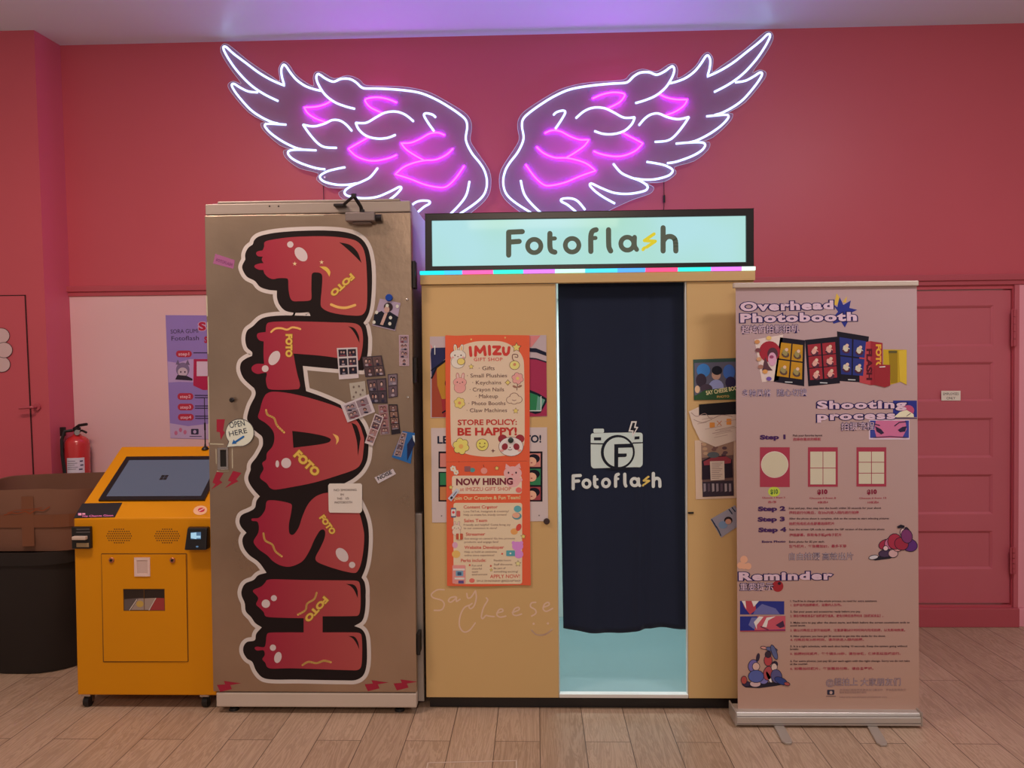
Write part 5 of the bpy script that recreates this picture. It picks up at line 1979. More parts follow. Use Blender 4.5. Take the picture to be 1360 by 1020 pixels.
# fire extinguisher on a wall hook in the corner
ex = on_y(103, 604, YW - .11)
rr = abs(on_y(118, 604, YW - .11).x - on_y(88.5, 604, YW - .11).x) / 2
ez0, ez1 = on_y(103, 629, YW - .11).z - .05, on_y(103, 585, YW - .11).z
ey = YW - .11
fe = thing('fire_extinguisher', 'red fire extinguisher hanging on the wall in the corner', 'fire extinguisher', (ex.x, ey, ez0))
M_ext = mat('extinguisher_red', (.62, .035, .04), .25, spec=.5, coat=.4)
MB().lathe((ex.x, ey, ez0), [(rr * .7, 0), (rr * .96, .008), (rr, .03), (rr, ez1 - ez0 - .02), (rr * .93, ez1 - ez0), (rr * .7, ez1 - ez0 + .02), (rr * .36, ez1 - ez0 + .032), (rr * .3, ez1 - ez0 + .04)], 30).build('cylinder', M_ext, fe, smooth=True)
zt = ez1 + .04
MB().lathe((ex.x, ey, zt - .004), [(.017, 0), (.017, .02), (.022, .022), (.022, .045), (.012, .05)], 16).build('valve', M_dark, fe, smooth=True)
mb = MB()
mb.tube([(ex.x - .02, ey, zt + .03), (ex.x + .02, ey - .01, zt + .055), (ex.x + .075, ey - .02, zt + .062)], .009, 8)
mb.tube([(ex.x, ey, zt + .02), (ex.x + .04, ey - .01, zt + .022), (ex.x + .07, ey - .018, zt + .01)], .007, 8)
mb.build('handle', M_blackp, fe, smooth=True)
MB().cyl((ex.x + .02, ey - .022, zt + .012), (ex.x + .02, ey - .034, zt + .012), .017, seg=16).build('gauge', M_chrome, fe, smooth=True)
mb = MB()
mb.tube(spline([(0, 0), (1, 1)], False, 2) and [(ex.x - .015, ey - .02, zt + .025), (ex.x - .05, ey - .045, zt + .02), (ex.x - .06, ey - .06, zt - .03), (ex.x - .045, ey - rr - .012, zt - .12), (ex.x - .03, ey - rr - .014, ez0 + .06), (ex.x - .02, ey - rr - .012, ez0 + .02)], .010, 8)
mb.build('hose', M_blackp, fe, smooth=True)
MB().box(ex.x - .095, ex.x - .065, ey - .03, ey - .005, zt - .01, zt + .045).build('nozzle_holder', M_blackp, fe, bevel=.003)
MB().cyl((ex.x - .085, ey - .02, zt - .09), (ex.x - .083, ey - .018, zt - .012), .010, .013).build('nozzle', mat('nozzle_pale', (.5, .42, .42), .5), fe, smooth=True)
mb = MB()
for i in range(9):
    a = math.radians(-112 + 84 * i / 8)
    x, y = ex.x + (rr + .0012) * math.cos(a), ey + (rr + .0012) * math.sin(a)
    mb.v += [Vector((x, y, ez0 + .055)), Vector((x, y, ez0 + .155))]
for i in range(8):
    a = 2 * i
    mb.f.append((a, a + 2, a + 3, a + 1))
    mb.m.append(0)
mb.build('paper_label', ink(206, 172, 176), fe, smooth=True)
mb = MB()
for i in range(7):
    a = math.radians(-96 + 60 * i / 6)
for zz_, a0, a1 in ((.135, -108, -70), (.122, -108, -60), (.11, -108, -72), (.097, -108, -58), (.086, -108, -66), (.13, -50, -36), (.105, -48, -34), (.08, -54, -38)):
    A_ = []
    for i in range(5):
        a = math.radians(a0 + (a1 - a0) * i / 4)
        A_.append((ex.x + (rr + .002) * math.cos(a), ey + (rr + .002) * math.sin(a)))
    k0 = len(mb.v)
    hh = .0025 if a1 < -55 else .008
    for x, y in A_:
        mb.v += [Vector((x, y, ez0 + zz_)), Vector((x, y, ez0 + zz_ + hh))]
    for i in range(4):
        a = k0 + 2 * i
        mb.f.append((a, a + 2, a + 3, a + 1))
        mb.m.append(0)
mb.build('label_print', ink(70, 54, 70), fe)
mb = MB()
mb.lathe((ex.x, ey, ez0 + .035), [(rr + .001, 0), (rr + .0035, .002), (rr + .0035, .012), (rr + .001, .014)], 26)
mb.box(ex.x - .02, ex.x + .02, ey + rr, YW - .0005, ez0 + .01, ez1 - .02)
mb.build('wall_bracket', M_blackp, fe)

# poster on the pale wall, partly behind the steel booth
wfz = yface(YW - .008)
q = [(220, 418.5), (296, 419), (300, 584), (226.5, 582)]
s, bo = sheet('wall_poster', wfz, q, ink(142, 104, 148), 'lilac instruction poster on the pale wall behind the steel booth', 'poster')
ar = Art(wfz, s, bo)
ar.poly([(223, 480), (236, 482), (252, 477), (300, 476), (300, 515), (262, 508), (240, 507), (224, 508)], (178, 132, 158), 0)
ar.poly([(226, 562), (250, 566), (300, 560), (300, 583.6), (226.5, 581.6)], (182, 138, 156), 0)
ar.flush('printed_clouds')
ar.text('SORA GUMI', 227, 443, 263.5, 442, (64, 44, 60), 1, h=5.6)
ar.flush('headline')
ar.text('Fotoflash', 228, 452.3, 264.5, 451.6, (64, 44, 60), 1, h=6)
ar.flush('headline')
ar.text('S', 265, 438.5, 273, 438.3, (206, 150, 160), 1, h=10.5, bold=.09)
ar.text('S', 265, 438.5, 273, 438.3, (170, 34, 52), 2, h=10.5, bold=.05)
ar.flush('headline')
ar.text('START', 272, 455, 298, 455, (170, 34, 52), 2, h=8, bold=.05)
ar.flush('headline')
for t, x, y, in (('step1', 234, 470), ('step2', 236, 526.5), ('step3', 236.3, 540.5), ('step4', 236.6, 554)):
    ar.rect(x, y - 4.4, x + 21, y + 4.4, (176, 44, 56), 1, r=4.2)
    ar.text(t, x + 3.5, y + 2.2, x + 17.5, y + 2, (226, 150, 150), 2, h=4.2, bold=.02)
    ar.line([(x + 23, y - 1.4), (x + 58, y - 1.4)], 1.3, (64, 46, 66), 1, caps=False)
    if t != 'step1':
        ar.line([(x + 23, y + 1.6), (x + 50, y + 1.6)], 1.3, (64, 46, 66), 1, caps=False)
    ar.flush('step_lettering')
ar.ell(243, 491, 9, 9.5, (122, 92, 112), 1)
for dx in (-6.5, 6.5):
    ar.poly([(243 + dx - 3, 484), (243 + dx, 477.5), (243 + dx + 3, 485)], (110, 82, 100), 1)
ar.ell(243, 494, 6.5, 6, (190, 150, 150), 2)
ar.poly([(233, 504), (236, 498), (248, 499), (256, 503), (256, 505.5)], (52, 38, 44), 2)
for x in (240.5, 246):
    ar.ell(x, 494, 1, 1.4, (70, 40, 60), 3, seg=8)
ar.flush('mascot_drawing', 'grey haired cartoon figure')
ar.poly([(257.5, 477), (300, 476.5), (300, 517), (270, 518), (257, 512)], (170, 36, 62), 1)
ar.rect(261.5, 480, 300, 499.5, (206, 160, 164), 2)
ar.flush('booth_drawing')
for x, y in ((234, 575), (240, 571), (246, 574)):
    ar.ell(x, y, 2.2, 3, (186, 92, 112), 1, seg=9)
ar.rect(254, 569.5, 264, 577, (56, 44, 60), 1, r=1)
ar.ell(259, 573.4, 2.2, 2.4, (182, 138, 156), 2, seg=10)
ar.line([(252, 579.5), (268, 579.5)], 1, (80, 60, 80), 1, caps=False)
ar.flush('logo_print')

# ================================================================== roll-up banner
YN = on_z(1100, 967.5).y
nxl, nxr = on_y(976.5, 955, YN).x, on_y(1225.5, 955, YN).x
nz0, nz1 = .012, on_y(1100, 947.8, YN).z
ban = thing('roll_up_banner', 'tall roll-up banner explaining the overhead photobooth by the red door', 'banner', ((nxl + nxr) / 2, YN + .06, 0))
mb = MB()
prof = [(0, nz0), (0, nz0 + .012), (-.0, nz1 - .02), (.012, nz1), (.10, nz1), (.115, nz1 - .012), (.115, nz0)]
n = len(prof)
for x in (nxl + .006, nxr - .006):
    mb.v += [Vector((x, YN + y, z)) for y, z in prof]
for i in range(n):
    j = (i + 1) % n
    mb.f.append((i, j, n + j, n + i))
    mb.m.append(0)
mb.f += [tuple(reversed(range(n))), tuple(range(n, 2 * n))]
mb.m += [0, 0]
bs_ = mb.build('base_cassette', M_alu, ban, bevel=.003)
ar = Art(yface(YN), bs_, .0005)
ar.line([(979, 951.5), (1223, 951)], .9, (120, 96, 84), 0, caps=False)
ar.line([(979, 961.5), (1223, 961)], 1.1, (110, 88, 78), 0, caps=False)
ar.flush('groove')
for x in (nxl, nxr):
    s_ = 1 if x == nxr else -1
    MB().box(min(x, x - s_ * .007), max(x, x - s_ * .007), YN - .003, YN + .118, nz0 - .002, nz1 + .008).build('end_cap', M_frame, bs_, bevel=.003)
for px, px2, py2 in ((1038, 1047, 989.5), (1164, 1174, 992)):
    a = on_z(px, 970).x
    tip = on_z(px2, py2)
    mb = MB()
    y0, y1 = YN + .06, tip.y
    wd_ = .022
    P = [(a - wd_, y0), (a + wd_, y0), (tip.x + wd_, y1 + .02), (tip.x + wd_ * .6, y1), (tip.x - wd_ * .6, y1), (tip.x - wd_, y1 + .02)]
    mb.slab([(x, y, .0105) for x, y in P], (0, 0, 1), .010)
    mb.build('support_foot', M_frame, ban, bevel=.003)
YG = YN + .045
gf = yface(YG)
gl0, gr0, gl1, gr1 = gf.at(980, 947), gf.at(1221, 947), gf.at(977, 383), gf.at(1217.5, 378)
gz1 = (gl1.z + gr1.z) / 2
MB().slab([(gl0.x, YG, nz1 - .01), (gr0.x, YG, nz1 - .01), (gr1.x, YG, gz1), (gl1.x, YG, gz1)], (0, -1, 0), .0015)
M_ban = mat('banner_print_ground', (.62, .46, .47), .5, spec=.3)
nt, N, L, b = nodes_of(M_ban)
tc = N.new('ShaderNodeTexCoord')
nz_ = N.new('ShaderNodeTexNoise')
nz_.inputs['Scale'].default_value = 1.1
nz_.inputs['Detail'].default_value = 1
L.new(tc.outputs['Object'], nz_.inputs['Vector'])
rp = N.new('ShaderNodeMix')
rp.data_type = 'RGBA'
rp.inputs[6].default_value = (.56, .37, .30, 1)
rp.inputs[7].default_value = (.53, .395, .42, 1)
# the ground runs from lilac at the top to peach at the foot
sp_ = N.new('ShaderNodeSeparateXYZ')
L.new(tc.outputs['Object'], sp_.inputs[0])
mr_ = N.new('ShaderNodeMapRange')
mr_.inputs[1].default_value = .1
mr_.inputs[2].default_value = 1.7
L.new(sp_.outputs[2], mr_.inputs[0])
av_ = N.new('ShaderNodeMath')
av_.operation = 'MULTIPLY_ADD'
av_.inputs[1].default_value = .5
av_.inputs[2].default_value = -.25
L.new(nz_.outputs['Fac'], av_.inputs[0])
ad_ = N.new('ShaderNodeMath')
ad_.operation = 'ADD'
ad_.use_clamp = True
L.new(mr_.outputs[0], ad_.inputs[0])
L.new(av_.outputs[0], ad_.inputs[1])
L.new(ad_.outputs[0], rp.inputs[0])
L.new(rp.outputs[2], b.inputs['Base Color'])
pan = MB().slab([(gl0.x, YG, nz1 - .01), (gr0.x, YG, nz1 - .01), (gr1.x, YG, gz1), (gl1.x, YG, gz1)], (0, -1, 0), .0015).build('printed_panel', M_ban, ban)
tl, tr_ = yface(YG - .012).at(974.5, 381), yface(YG - .012).at(1220.5, 377)
rz0 = (yface(YG - .012).at(974.5, 383).z + yface(YG - .012).at(1220.5, 379).z) / 2
rz1 = (yface(YG - .012).at(974.5, 376).z + yface(YG - .012).at(1220.5, 372).z) / 2
MB().box(tl.x, tr_.x, YG - .012, YG + .014, rz0, rz1).build('top_rail', M_cream, ban, bevel=.004)
x_ = (nxl + nxr) / 2
MB().cyl((x_, YG + .028, nz1 - .02), (x_, YG + .028, rz1 - .01), .010, seg=12).build('support_pole', M_alu, ban, smooth=True)

ar = Art(gf, pan)
V_out, V_in, V_red2, V_ink = (40, 28, 66), (208, 158, 158), (160, 52, 62), (66, 44, 46)
V_nv = (48, 46, 104)


def fat(t, x0, y0, x1, y1, h, bold=.05, lv=1, k=.06, sp=1.16):
    ar.text(t, x0, y0, x1, y1, V_out, lv, h=h, bold=bold + k, space=sp)
    ar.text(t, x0, y0, x1, y1, V_in, lv + 1, h=h, bold=bold, space=sp)


ar.poly([(1104, 424), (1113, 414), (1106, 404), (1112, 408), (1115, 394.5), (1120, 405), (1130, 399), (1128, 409), (1138.5, 411.5), (1129, 416), (1133, 425), (1127, 425), (1122, 435), (1117, 427), (1107, 430)], V_nv, 0)
ar.poly([(1107.5, 405), (1111, 389.5), (1115, 395), (1112, 405)], (206, 150, 60), 0)
ar.poly([(1119, 401), (1125, 393.5), (1123.5, 402)], (206, 150, 60), 0)
ar.flush('burst_drawing', 'navy and yellow starburst')
fat('Overhead', 984.5, 412.6, 1105.5, 410, 11)
ar.flush('headline')
fat('Photobooth', 984.5, 427.8, 1136.5, 425.5, 11)
ar.flush('headline')
ar.text('超炫俯拍影拍机', 984.5, 442.2, 1061, 440.6, V_out, 1, h=8.4, bold=.05)
ar.text('超炫俯拍影拍机', 984.5, 442.2, 1061, 440.6, V_in, 2, h=8.4, bold=.0)
ar.flush('headline')
# picture group: four photo cards and the booths
q = [(1002, 451), (1040, 444.5), (1034, 505), (1012, 507.5)]
ar.quad(q, (214, 172, 152), 0)
ar.ell(1022, 467, 14, 14, (156, 40, 46), 1)
ar.ell(1026, 470, 7, 8.5, (84, 46, 50), 2)
ar.poly([(1012, 492), (1016, 474), (1021, 486), (1026, 492)], (90, 52, 54), 2)
ar.ell(1025.5, 477, 5.6, 9, (206, 136, 146), 3)
ar.ell(1024.5, 474, 3, 2.2, (150, 60, 84), 4, seg=10)
for x, y, c_ in ((1005.5, 454, (196, 120, 70)), (1021, 449, (214, 160, 90)), (1006.5, 465, (120, 60, 60)), (1008, 477, (196, 130, 90)), (1016, 493.5, (206, 130, 70)), (1021, 503, (110, 74, 130)), (1010, 487, (160, 100, 80))):
    ar.ell(x, y, 3.6, 2.8, c_, 4, seg=10)
ar.flush('photo_card_drawing', 'portrait with a red hat')
for q, bg, nx, ny, nm, fg in (([(1036, 448), (1069, 452), (1068, 513), (1027.5, 507)], (184, 118, 32), 2, 2, 'photo card with four yellow pictures', (150, 120, 70)),
                              ([(1069, 451.5), (1112, 447), (1115.5, 509), (1073.5, 513)], (150, 42, 46), 2, 3, 'photo card with six red pictures', (214, 140, 120)),
                              ([(1111.5, 440), (1154, 447), (1148, 508), (1115, 506)], (48, 48, 96), 2, 2, 'photo card with dark blue pictures', (200, 170, 140))):
    ar.quad(q, (34, 26, 32), 0)
    rnd = random.Random(nx * ny)
    for i in range(nx):
        for j in range(ny):
            u0, v0 = .07 + i * .45, .11 + j * .78 / ny
            c_ = sub(q, u0, v0, u0 + .40, v0 + .72 / ny)
            ar.quad(c_, bg, 1)
            x, y = lerp2(c_, .5, .55)
            ar.ell(x, y + 3.5, 5.4, 4, (92, 62, 50) if bg[1] > 100 else (84, 40, 50), 2, 20, seg=10)
            ar.ell(x - .5, y + 1, 3.2, 4.6, fg, 3, rnd.uniform(-40, 40), seg=10)
            ar.ell(x + 1.5, y - 3, 2.3, 2.3, (212, 160, 130), 4, seg=9)
            ar.line([(x - 4, y + 2), (x + 1, y - 1), (x + 4.5, y + 1.5)], 1.1, fg, 3)
    x, y = lerp2(q, .5, .955)
    ar.line([(x - 5, y), (x + 4, y + .4)], 1.3, (190, 170, 160), 1)
    ar.flush('photo_card_drawing', nm)
ar.poly([(1173, 464), (1204, 464.5), (1204, 511), (1197, 507), (1182, 511), (1173, 510)], (186, 136, 34), 0)
ar.poly([(1180, 466), (1192, 466), (1192, 508), (1183, 509)], (146, 104, 28), 1)
ar.rect(1180, 465.6, 1191, 469, (92, 74, 40), 2)
ar.poly([(1193, 466), (1204, 464.5), (1204, 511), (1195, 506.5)], (202, 150, 46), 2)
ar.flush('booth_drawing', 'small yellow booth drawing')
ar.poly([(1141, 456), (1156, 453), (1156, 511.5), (1141.5, 508)], (176, 60, 60), 1)
ar.poly([(1156, 453), (1172, 455.5), (1172, 511), (1156, 511.5)], (150, 40, 44), 1)
ar.text('FLASH', 1151, 464, 1151, 504, (84, 26, 32), 2, h=7, bold=.05)
ar.text('FOTO', 1163.5, 458, 1163.5, 490, (214, 140, 50), 2, h=6.5, bold=.06)
ar.poly([(1161, 486), (1166, 484), (1182, 484.6), (1182, 512), (1175, 514.5), (1161, 511)], (146, 40, 42), 3)
ar.line([(1168, 487.5), (1175, 487)], 1.2, (224, 190, 170), 4)
ar.flush('booth_drawing', 'red booth and kiosk drawing')
for t, x0, x1 in (('多种风格', 985.5, 1024), ('随心切换', 1032, 1072)):
    ar.text(t, x0, 526.4 - (x0 - 985) * .017, x1, 526.4 - (x1 - 985) * .017, V_out, 1, h=7.6, bold=.02)
    ar.text(t, x0, 526.4 - (x0 - 985) * .017, x1, 526.4 - (x1 - 985) * .017, (196, 156, 164), 2, h=7.6, bold=-.012)
    ar.flush('subtitle')
ar.flush('subtitle')
ar.quad([(1186, 532), (1217.6, 532), (1217.8, 554), (1186, 554)], V_nv, 0)
ar.ell(1206, 545, 8, 7, (176, 70, 92), 1)
ar.poly([(1187, 554), (1195, 547), (1204, 544.5), (1213, 550), (1213.5, 554)], (222, 190, 146), 2)
ar.line([(1204, 552.5), (1209, 549)], .8, (60, 40, 60), 3)
ar.line([(1186, 555.4), (1218, 555.4)], 1, (60, 44, 76), 1, caps=False)
ar.flush('face_drawing', 'blue picture of a face with pale hair')
ar.quad([(1154, 557.5), (1208, 557.5), (1208, 583.6), (1154, 583.6)], (214, 170, 176), 0)
ar.quad([(1155.5, 558.5), (1207, 558.5), (1207, 581.5), (1155.5, 581.5)], (62, 60, 118), 1)
ar.poly([(1163, 558.5), (1202, 558.5), (1204, 570), (1198, 581.5), (1164, 581.5), (1161, 570)], (196, 96, 118), 2)
ar.poly([(1162, 566), (1170, 570), (1174, 575), (1170, 577), (1164, 573)], (50, 36, 52), 3)
ar.poly([(1192, 571), (1198, 567), (1204, 566), (1202, 573), (1195, 574)], (50, 36, 52), 3)
ar.line([(1161, 563), (1168, 565)], 1.3, (50, 36, 52), 3)
ar.line([(1188, 565.5), (1194, 561), (1203, 560)], 1.3, (50, 36, 52), 3)
ar.line([(1160, 581), (1182, 579.5), (1204, 581)], 1, (70, 40, 60), 3)
ar.flush('face_drawing', 'pink close-up of a pair of eyes')
fat('Shooting', 1086.5, 542.6, 1202.5, 541.5, 10, bold=.045)
ar.flush('headline')
fat('process', 1086.5, 557.6, 1187.5, 556, 10, bold=.045)
ar.flush('headline')
ar.text('拍摄流程', 1117, 570.6, 1161, 569.8, V_out, 3, h=8, bold=.05)
ar.text('拍摄流程', 1117, 570.6, 1161, 569.8, V_in, 4, h=8, bold=.0)
ar.flush('headline')
for t, x0, x1, y in (('Step 1', 1010, 1042.5, 583.4), ('Step 2', 1007.5, 1042.3, 678.5), ('Step 3', 1007, 1041.5, 692.4), ('Step 4', 1008, 1043.5, 706.4)):
    ar.text(t, x0, y, x1, y - .6, (70, 36, 70), 1, h=5.6, bold=.055)
    ar.flush('step_lettering')
ar.text('Extra Photo', 1012, 720.6, 1043, 720.2, (70, 36, 70), 1, h=2.6, bold=.04)
ar.flush('step_lettering')
for i, x0 in enumerate((1009.2, 1073, 1137.4)):
    x1 = x0 + 39.6
    ar.rect(x0, 594, x1, 646.8 - i * .3, V_red2, 0)
    if i == 0:
        ar.ell(1028.8, 617, 18.2, 17.6, (226, 176, 156), 1, seg=32)
        ar.ell(1028.8, 617, 17.4, 16.8, (198, 166, 132), 2, seg=32)
    else:
        rows, cols_ = (2, 2) if i == 1 else (3, 2)
        for a in range(cols_):
            for b in range(rows):
                wv_, hv_ = 34.6 / cols_, (44.4 if i == 1 else 43.6) / rows
                xa_, ya_ = x0 + 2.6 + a * wv_, 599.4 + b * hv_
                ar.rect(xa_ + .4, ya_ + .4, xa_ + wv_ - .5, ya_ + hv_ - .5, (200, 168, 136), 1)
    ar.flush('layout_drawing')
ar.ell(1028, 653, 8, 6.6, (184, 176, 60), 0)
ar.text('$10', 1023.5, 656, 1033, 655.6, (60, 84, 46), 1, h=6, bold=.03)
ar.flush('price_lettering', 'price in a yellow-green dot')
ar.text('$10', 1086, 656, 1098.5, 655.6, (130, 30, 48), 1, h=5.6, bold=.06)
ar.flush('price_lettering')
ar.text('$10', 1152, 656, 1164, 655.6, (130, 30, 48), 1, h=5.6, bold=.06)
ar.flush('price_lettering')
for t, x0, x1, y, h, c_ in (('Pick your favorite layout', 1053, 1092, 579.6, 2.7, V_ink), ('选择你喜欢的模板', 1053, 1090, 585, 3, V_red2),
                            ('Choose 1 from 3', 1012, 1042.5, 662, 2.2, V_red2), ('选1张', 1020, 1031, 668, 2.4, V_red2), ('Choose 4 from 8', 1075, 1110, 662.6, 2.2, V_red2), ('8张选4', 1086, 1099.5, 668.4, 2.4, V_red2), ('Choose 6 from 10', 1141, 1177, 662.6, 2.2, V_red2), ('10张选6', 1152, 1167, 668.4, 2.4, V_red2),
                            ('Scan and pay, then step into the booth within 20 seconds for your shoot', 1047.5, 1170, 676, 2.5, V_ink), ('扫码进行付款后，在20s内进入棚内进行拍摄', 1048, 1140.5, 682.4, 3, V_red2),
                            ('After the photo shoot is complete, click on the screen to start selecting pictures', 1048, 1180.5, 689.8, 2.5, V_ink), ('拍照完成后点击屏幕选择照片', 1048, 1108, 697, 3, V_red2),
                            ('Scan the screen QR code to obtain the GIF version of the electronic photo', 1048, 1174.5, 704.2, 2.5, V_ink), ('扫描屏幕，获取电子版gif电子照片', 1048.5, 1117.5, 712, 3, V_red2),
                            ('Extra photo for $2 per each.', 1048, 1095, 720.6, 2.5, V_ink), ('额外照片，每张需加$2，最多不限', 1048, 1124, 727, 3, V_red2)):
    ar.text(t, x0, y, x1, y - .3, c_, 1, h=h, bold=.018, res=2)
    ar.flush('text_line')
for t, x0, x1 in (('自由拍摄', 1048, 1089), ('高效出片', 1092, 1133)):
    ar.text(t, x0, 743, x1, 742.6, V_out, 1, h=7.6, bold=.02)
    ar.text(t, x0, 743, x1, 742.6, (198, 158, 150), 2, h=7.6, bold=-.012)
    ar.flush('subtitle')
ar.flush('subtitle')
# crouching figures at the right
for t in (([(1155, 741), (1170, 738), (1182, 735), (1190, 738), (1182, 742), (1162, 744.5)], (44, 34, 38)),):
    ar.poly(*t, 0)
for x, y, rx, ry, rot, c_ in ((1176, 723, 9, 6, -20, (156, 44, 58)), (1188, 719, 9, 10, 0, (160, 46, 58)), (1197, 722, 9, 8, 20, (150, 42, 54)), (1181, 722, 6, 7, 10, (190, 96, 116)), (1208, 724, 10, 8, 15, (92, 44, 92)), (1204, 712, 7, 9, -15, (120, 50, 84)), (1199, 707, 3.4, 5, 0, (206, 150, 140)), (1206, 709, 3, 9, -20, (60, 38, 50)), (1176, 735, 9, 4.6, -5, (74, 50, 66)), (1186, 735, 6, 5, 0, (196, 140, 130)), (1160, 740, 6, 2.4, -10, (200, 170, 160)), (1192, 729, 5, 3, 0, (196, 120, 110)), (1176, 728, 3, 3, 0, (214, 160, 150))):
    ar.ell(x, y, rx + .9, ry + .9, (44, 30, 40), 1 + int(x + y) % 3, rot, seg=14)
    ar.ell(x, y, rx, ry, c_, 1 + int(x + y) % 3, rot, seg=14)
ar.poly([(1191, 699), (1196, 696.5), (1201, 698), (1201, 700.5), (1192, 701.5)], (40, 30, 36), 4)
ar.flush('figure_group_drawing', 'crouching figures in red and purple')
for x, y, r_ in ((988, 743, 5), (983.5, 751, 4.5), (993.5, 752, 4.5), (988, 752, 4)):
    ar.ell(x, y, r_, r_, (214, 142, 108), 0)
ar.flush('blossom_drawing')
fat('Reminder', 982.5, 770.4, 1104, 769, 10.4, bold=.05)
ar.flush('headline')
ar.ell(1033, 778.5, 7.4, 7.6, (156, 40, 42), 0)
ar.ell(1035, 774.8, 2.4, 2, (52, 32, 36), 1, seg=10)
ar.flush('red_berry_drawing')
ar.text('重要提示', 982.5, 783.5, 1027, 783, V_out, 1, h=8, bold=.05)
ar.text('重要提示', 982.5, 783.5, 1027, 783, V_in, 2, h=8, bold=.0)
ar.flush('headline')
ar.quad([(982.8, 798), (1041.5, 798.5), (1041.5, 816), (982.8, 816)], V_nv, 0)
ar.poly([(986, 798), (1003, 798), (1004, 810), (996, 816), (988, 806)], (176, 60, 66), 1)
ar.poly([(985, 798), (990, 798), (991, 809)], (226, 200, 176), 2)
ar.poly([(998, 798), (1008, 798), (1001, 806)], (226, 200, 176), 2)
ar.poly([(1003, 810), (1012, 802), (1030, 808), (1036, 816), (1000, 816)], (104, 92, 130), 1)
ar.flush('face_drawing', 'cropped picture of a face in a hood')
ar.quad([(982.8, 818.6), (1043, 818), (1043, 837.5), (982.8, 838)], V_nv, 0)
ar.poly([(1006, 818.3), (1043, 818), (1043, 836), (1002, 837)], (190, 74, 80), 1)
ar.poly([(994, 830), (1002, 836), (1006, 820), (998, 820)], (108, 96, 132), 1)
ar.poly([(1001, 826), (1008, 818.5), (1014, 819), (1005, 830), (1005, 836)], (224, 200, 176), 2)
ar.poly([(1012, 832), (1018, 820), (1030, 818.4), (1020, 824), (1018, 833)], (224, 200, 176), 2)
ar.poly([(1030, 830), (1040, 824), (1042, 832), (1036, 834)], (70, 40, 56), 2)
ar.line([(1010, 832), (1020, 836)], 1, (80, 44, 60), 3)
ar.line([(983, 838), (1043, 837.4)], 1.2, (160, 50, 60), 3, caps=False)
ar.flush('face_drawing', 'cropped close-up of an eye under pale hair')
for t, x0, x1, y, h, c_ in (("1. You'll be in charge of the whole process, no need for extra assistance.", 1049.5, 1165, 799.4, 2.5, V_ink), ('1. 全程自助拍摄模式，无需他人协助。', 1050, 1117.5, 805, 2.8, V_red2),
                            ('2. Get your poses and accessories ready before you pay.', 1049.5, 1143, 813.4, 2.5, V_ink), ('2. 请在付款前准备好拍照姿势道具，避免付款后浪费时间【拍照前准备】。', 1049.5, 1173, 819.4, 2.8, V_red2),
                            ('3. Make sure to pay after the shoot starts, and finish before the screen countdown ends to', 1049.5, 1208, 828, 2.5, V_ink), ('avoid issues.', 1049.5, 1070, 831.9, 2.5, V_ink), ('3. 确认付款后立即开始拍摄，注意屏幕倒计时时间内完成拍摄，以免影响效果。', 1049.5, 1202, 838.4, 2.8, V_red2),
                            ('4. After payment, you have got 20 seconds to get into the studio for the shoot.', 1049.5, 1176, 846, 2.5, V_ink), ('4. 付款后有20秒时间，请尽快进入棚内拍摄。', 1049.5, 1147, 851, 2.8, V_red2),
                            ('5. It is a tight schedule, with each shot lasting 10 seconds. Keep the system going without', 1049.5, 1205, 859.4, 2.5, V_ink), ('breaks.', 1049.5, 1061, 863.2, 2.5, V_ink), ('5. 拍摄时间紧凑，每个镜头10秒，请勿停顿，保持系统连续运行。', 1049.5, 1196, 869.6, 2.8, V_red2),
                            ('6. For extra photos, just pay $2 per each again with the right change. Sorry we do not take', 1049.5, 1208, 879, 2.5, V_ink), ('at the counter.', 1049.5, 1073, 883, 2.5, V_ink), ('6. 如需加印照片，每张需另付款，请自备零钱。', 1049.5, 1160, 889.4, 2.8, V_red2),
                            ('关注我们获取更多资讯与优惠活动　更多精彩等你来', 1115, 1203, 917.4, 2.2, (156, 110, 96)), ('联系电话与地址请见官网', 1115, 1150, 920.6, 2, (156, 110, 96)), ('Follow us for more information and photobooth events', 1115, 1178, 926.6, 2, (156, 110, 96))):
    ar.text(t, x0, y, x1, y - .3, c_, 1, h=h, bold=.018, res=2)
    ar.flush('text_line')
for t, x0, x1 in (('@超拍上', 1097, 1139), ('大家朋友们', 1143, 1196)):
    ar.text(t, x0, 910, x1, 909.6, V_out, 1, h=8, bold=.01)
    ar.text(t, x0, 910, x1, 909.6, (206, 160, 152), 2, h=8, bold=-.018)
    ar.flush('subtitle')
ar.flush('subtitle')
ar.rect(1098.5, 916, 1108, 922.6, (56, 46, 56), 1, r=1)
ar.ell(1103.5, 919.6, 2, 2.2, (190, 140, 120), 2, seg=10)
ar.line([(1097, 924.6), (1110, 924.6)], .8, (110, 80, 76), 1, caps=False)
ar.flush('logo_print')
ar.poly([(986, 910), (1000, 906), (1030, 906), (1046, 908), (1030, 911), (1008, 914), (990, 913)], (44, 34, 40), 0)
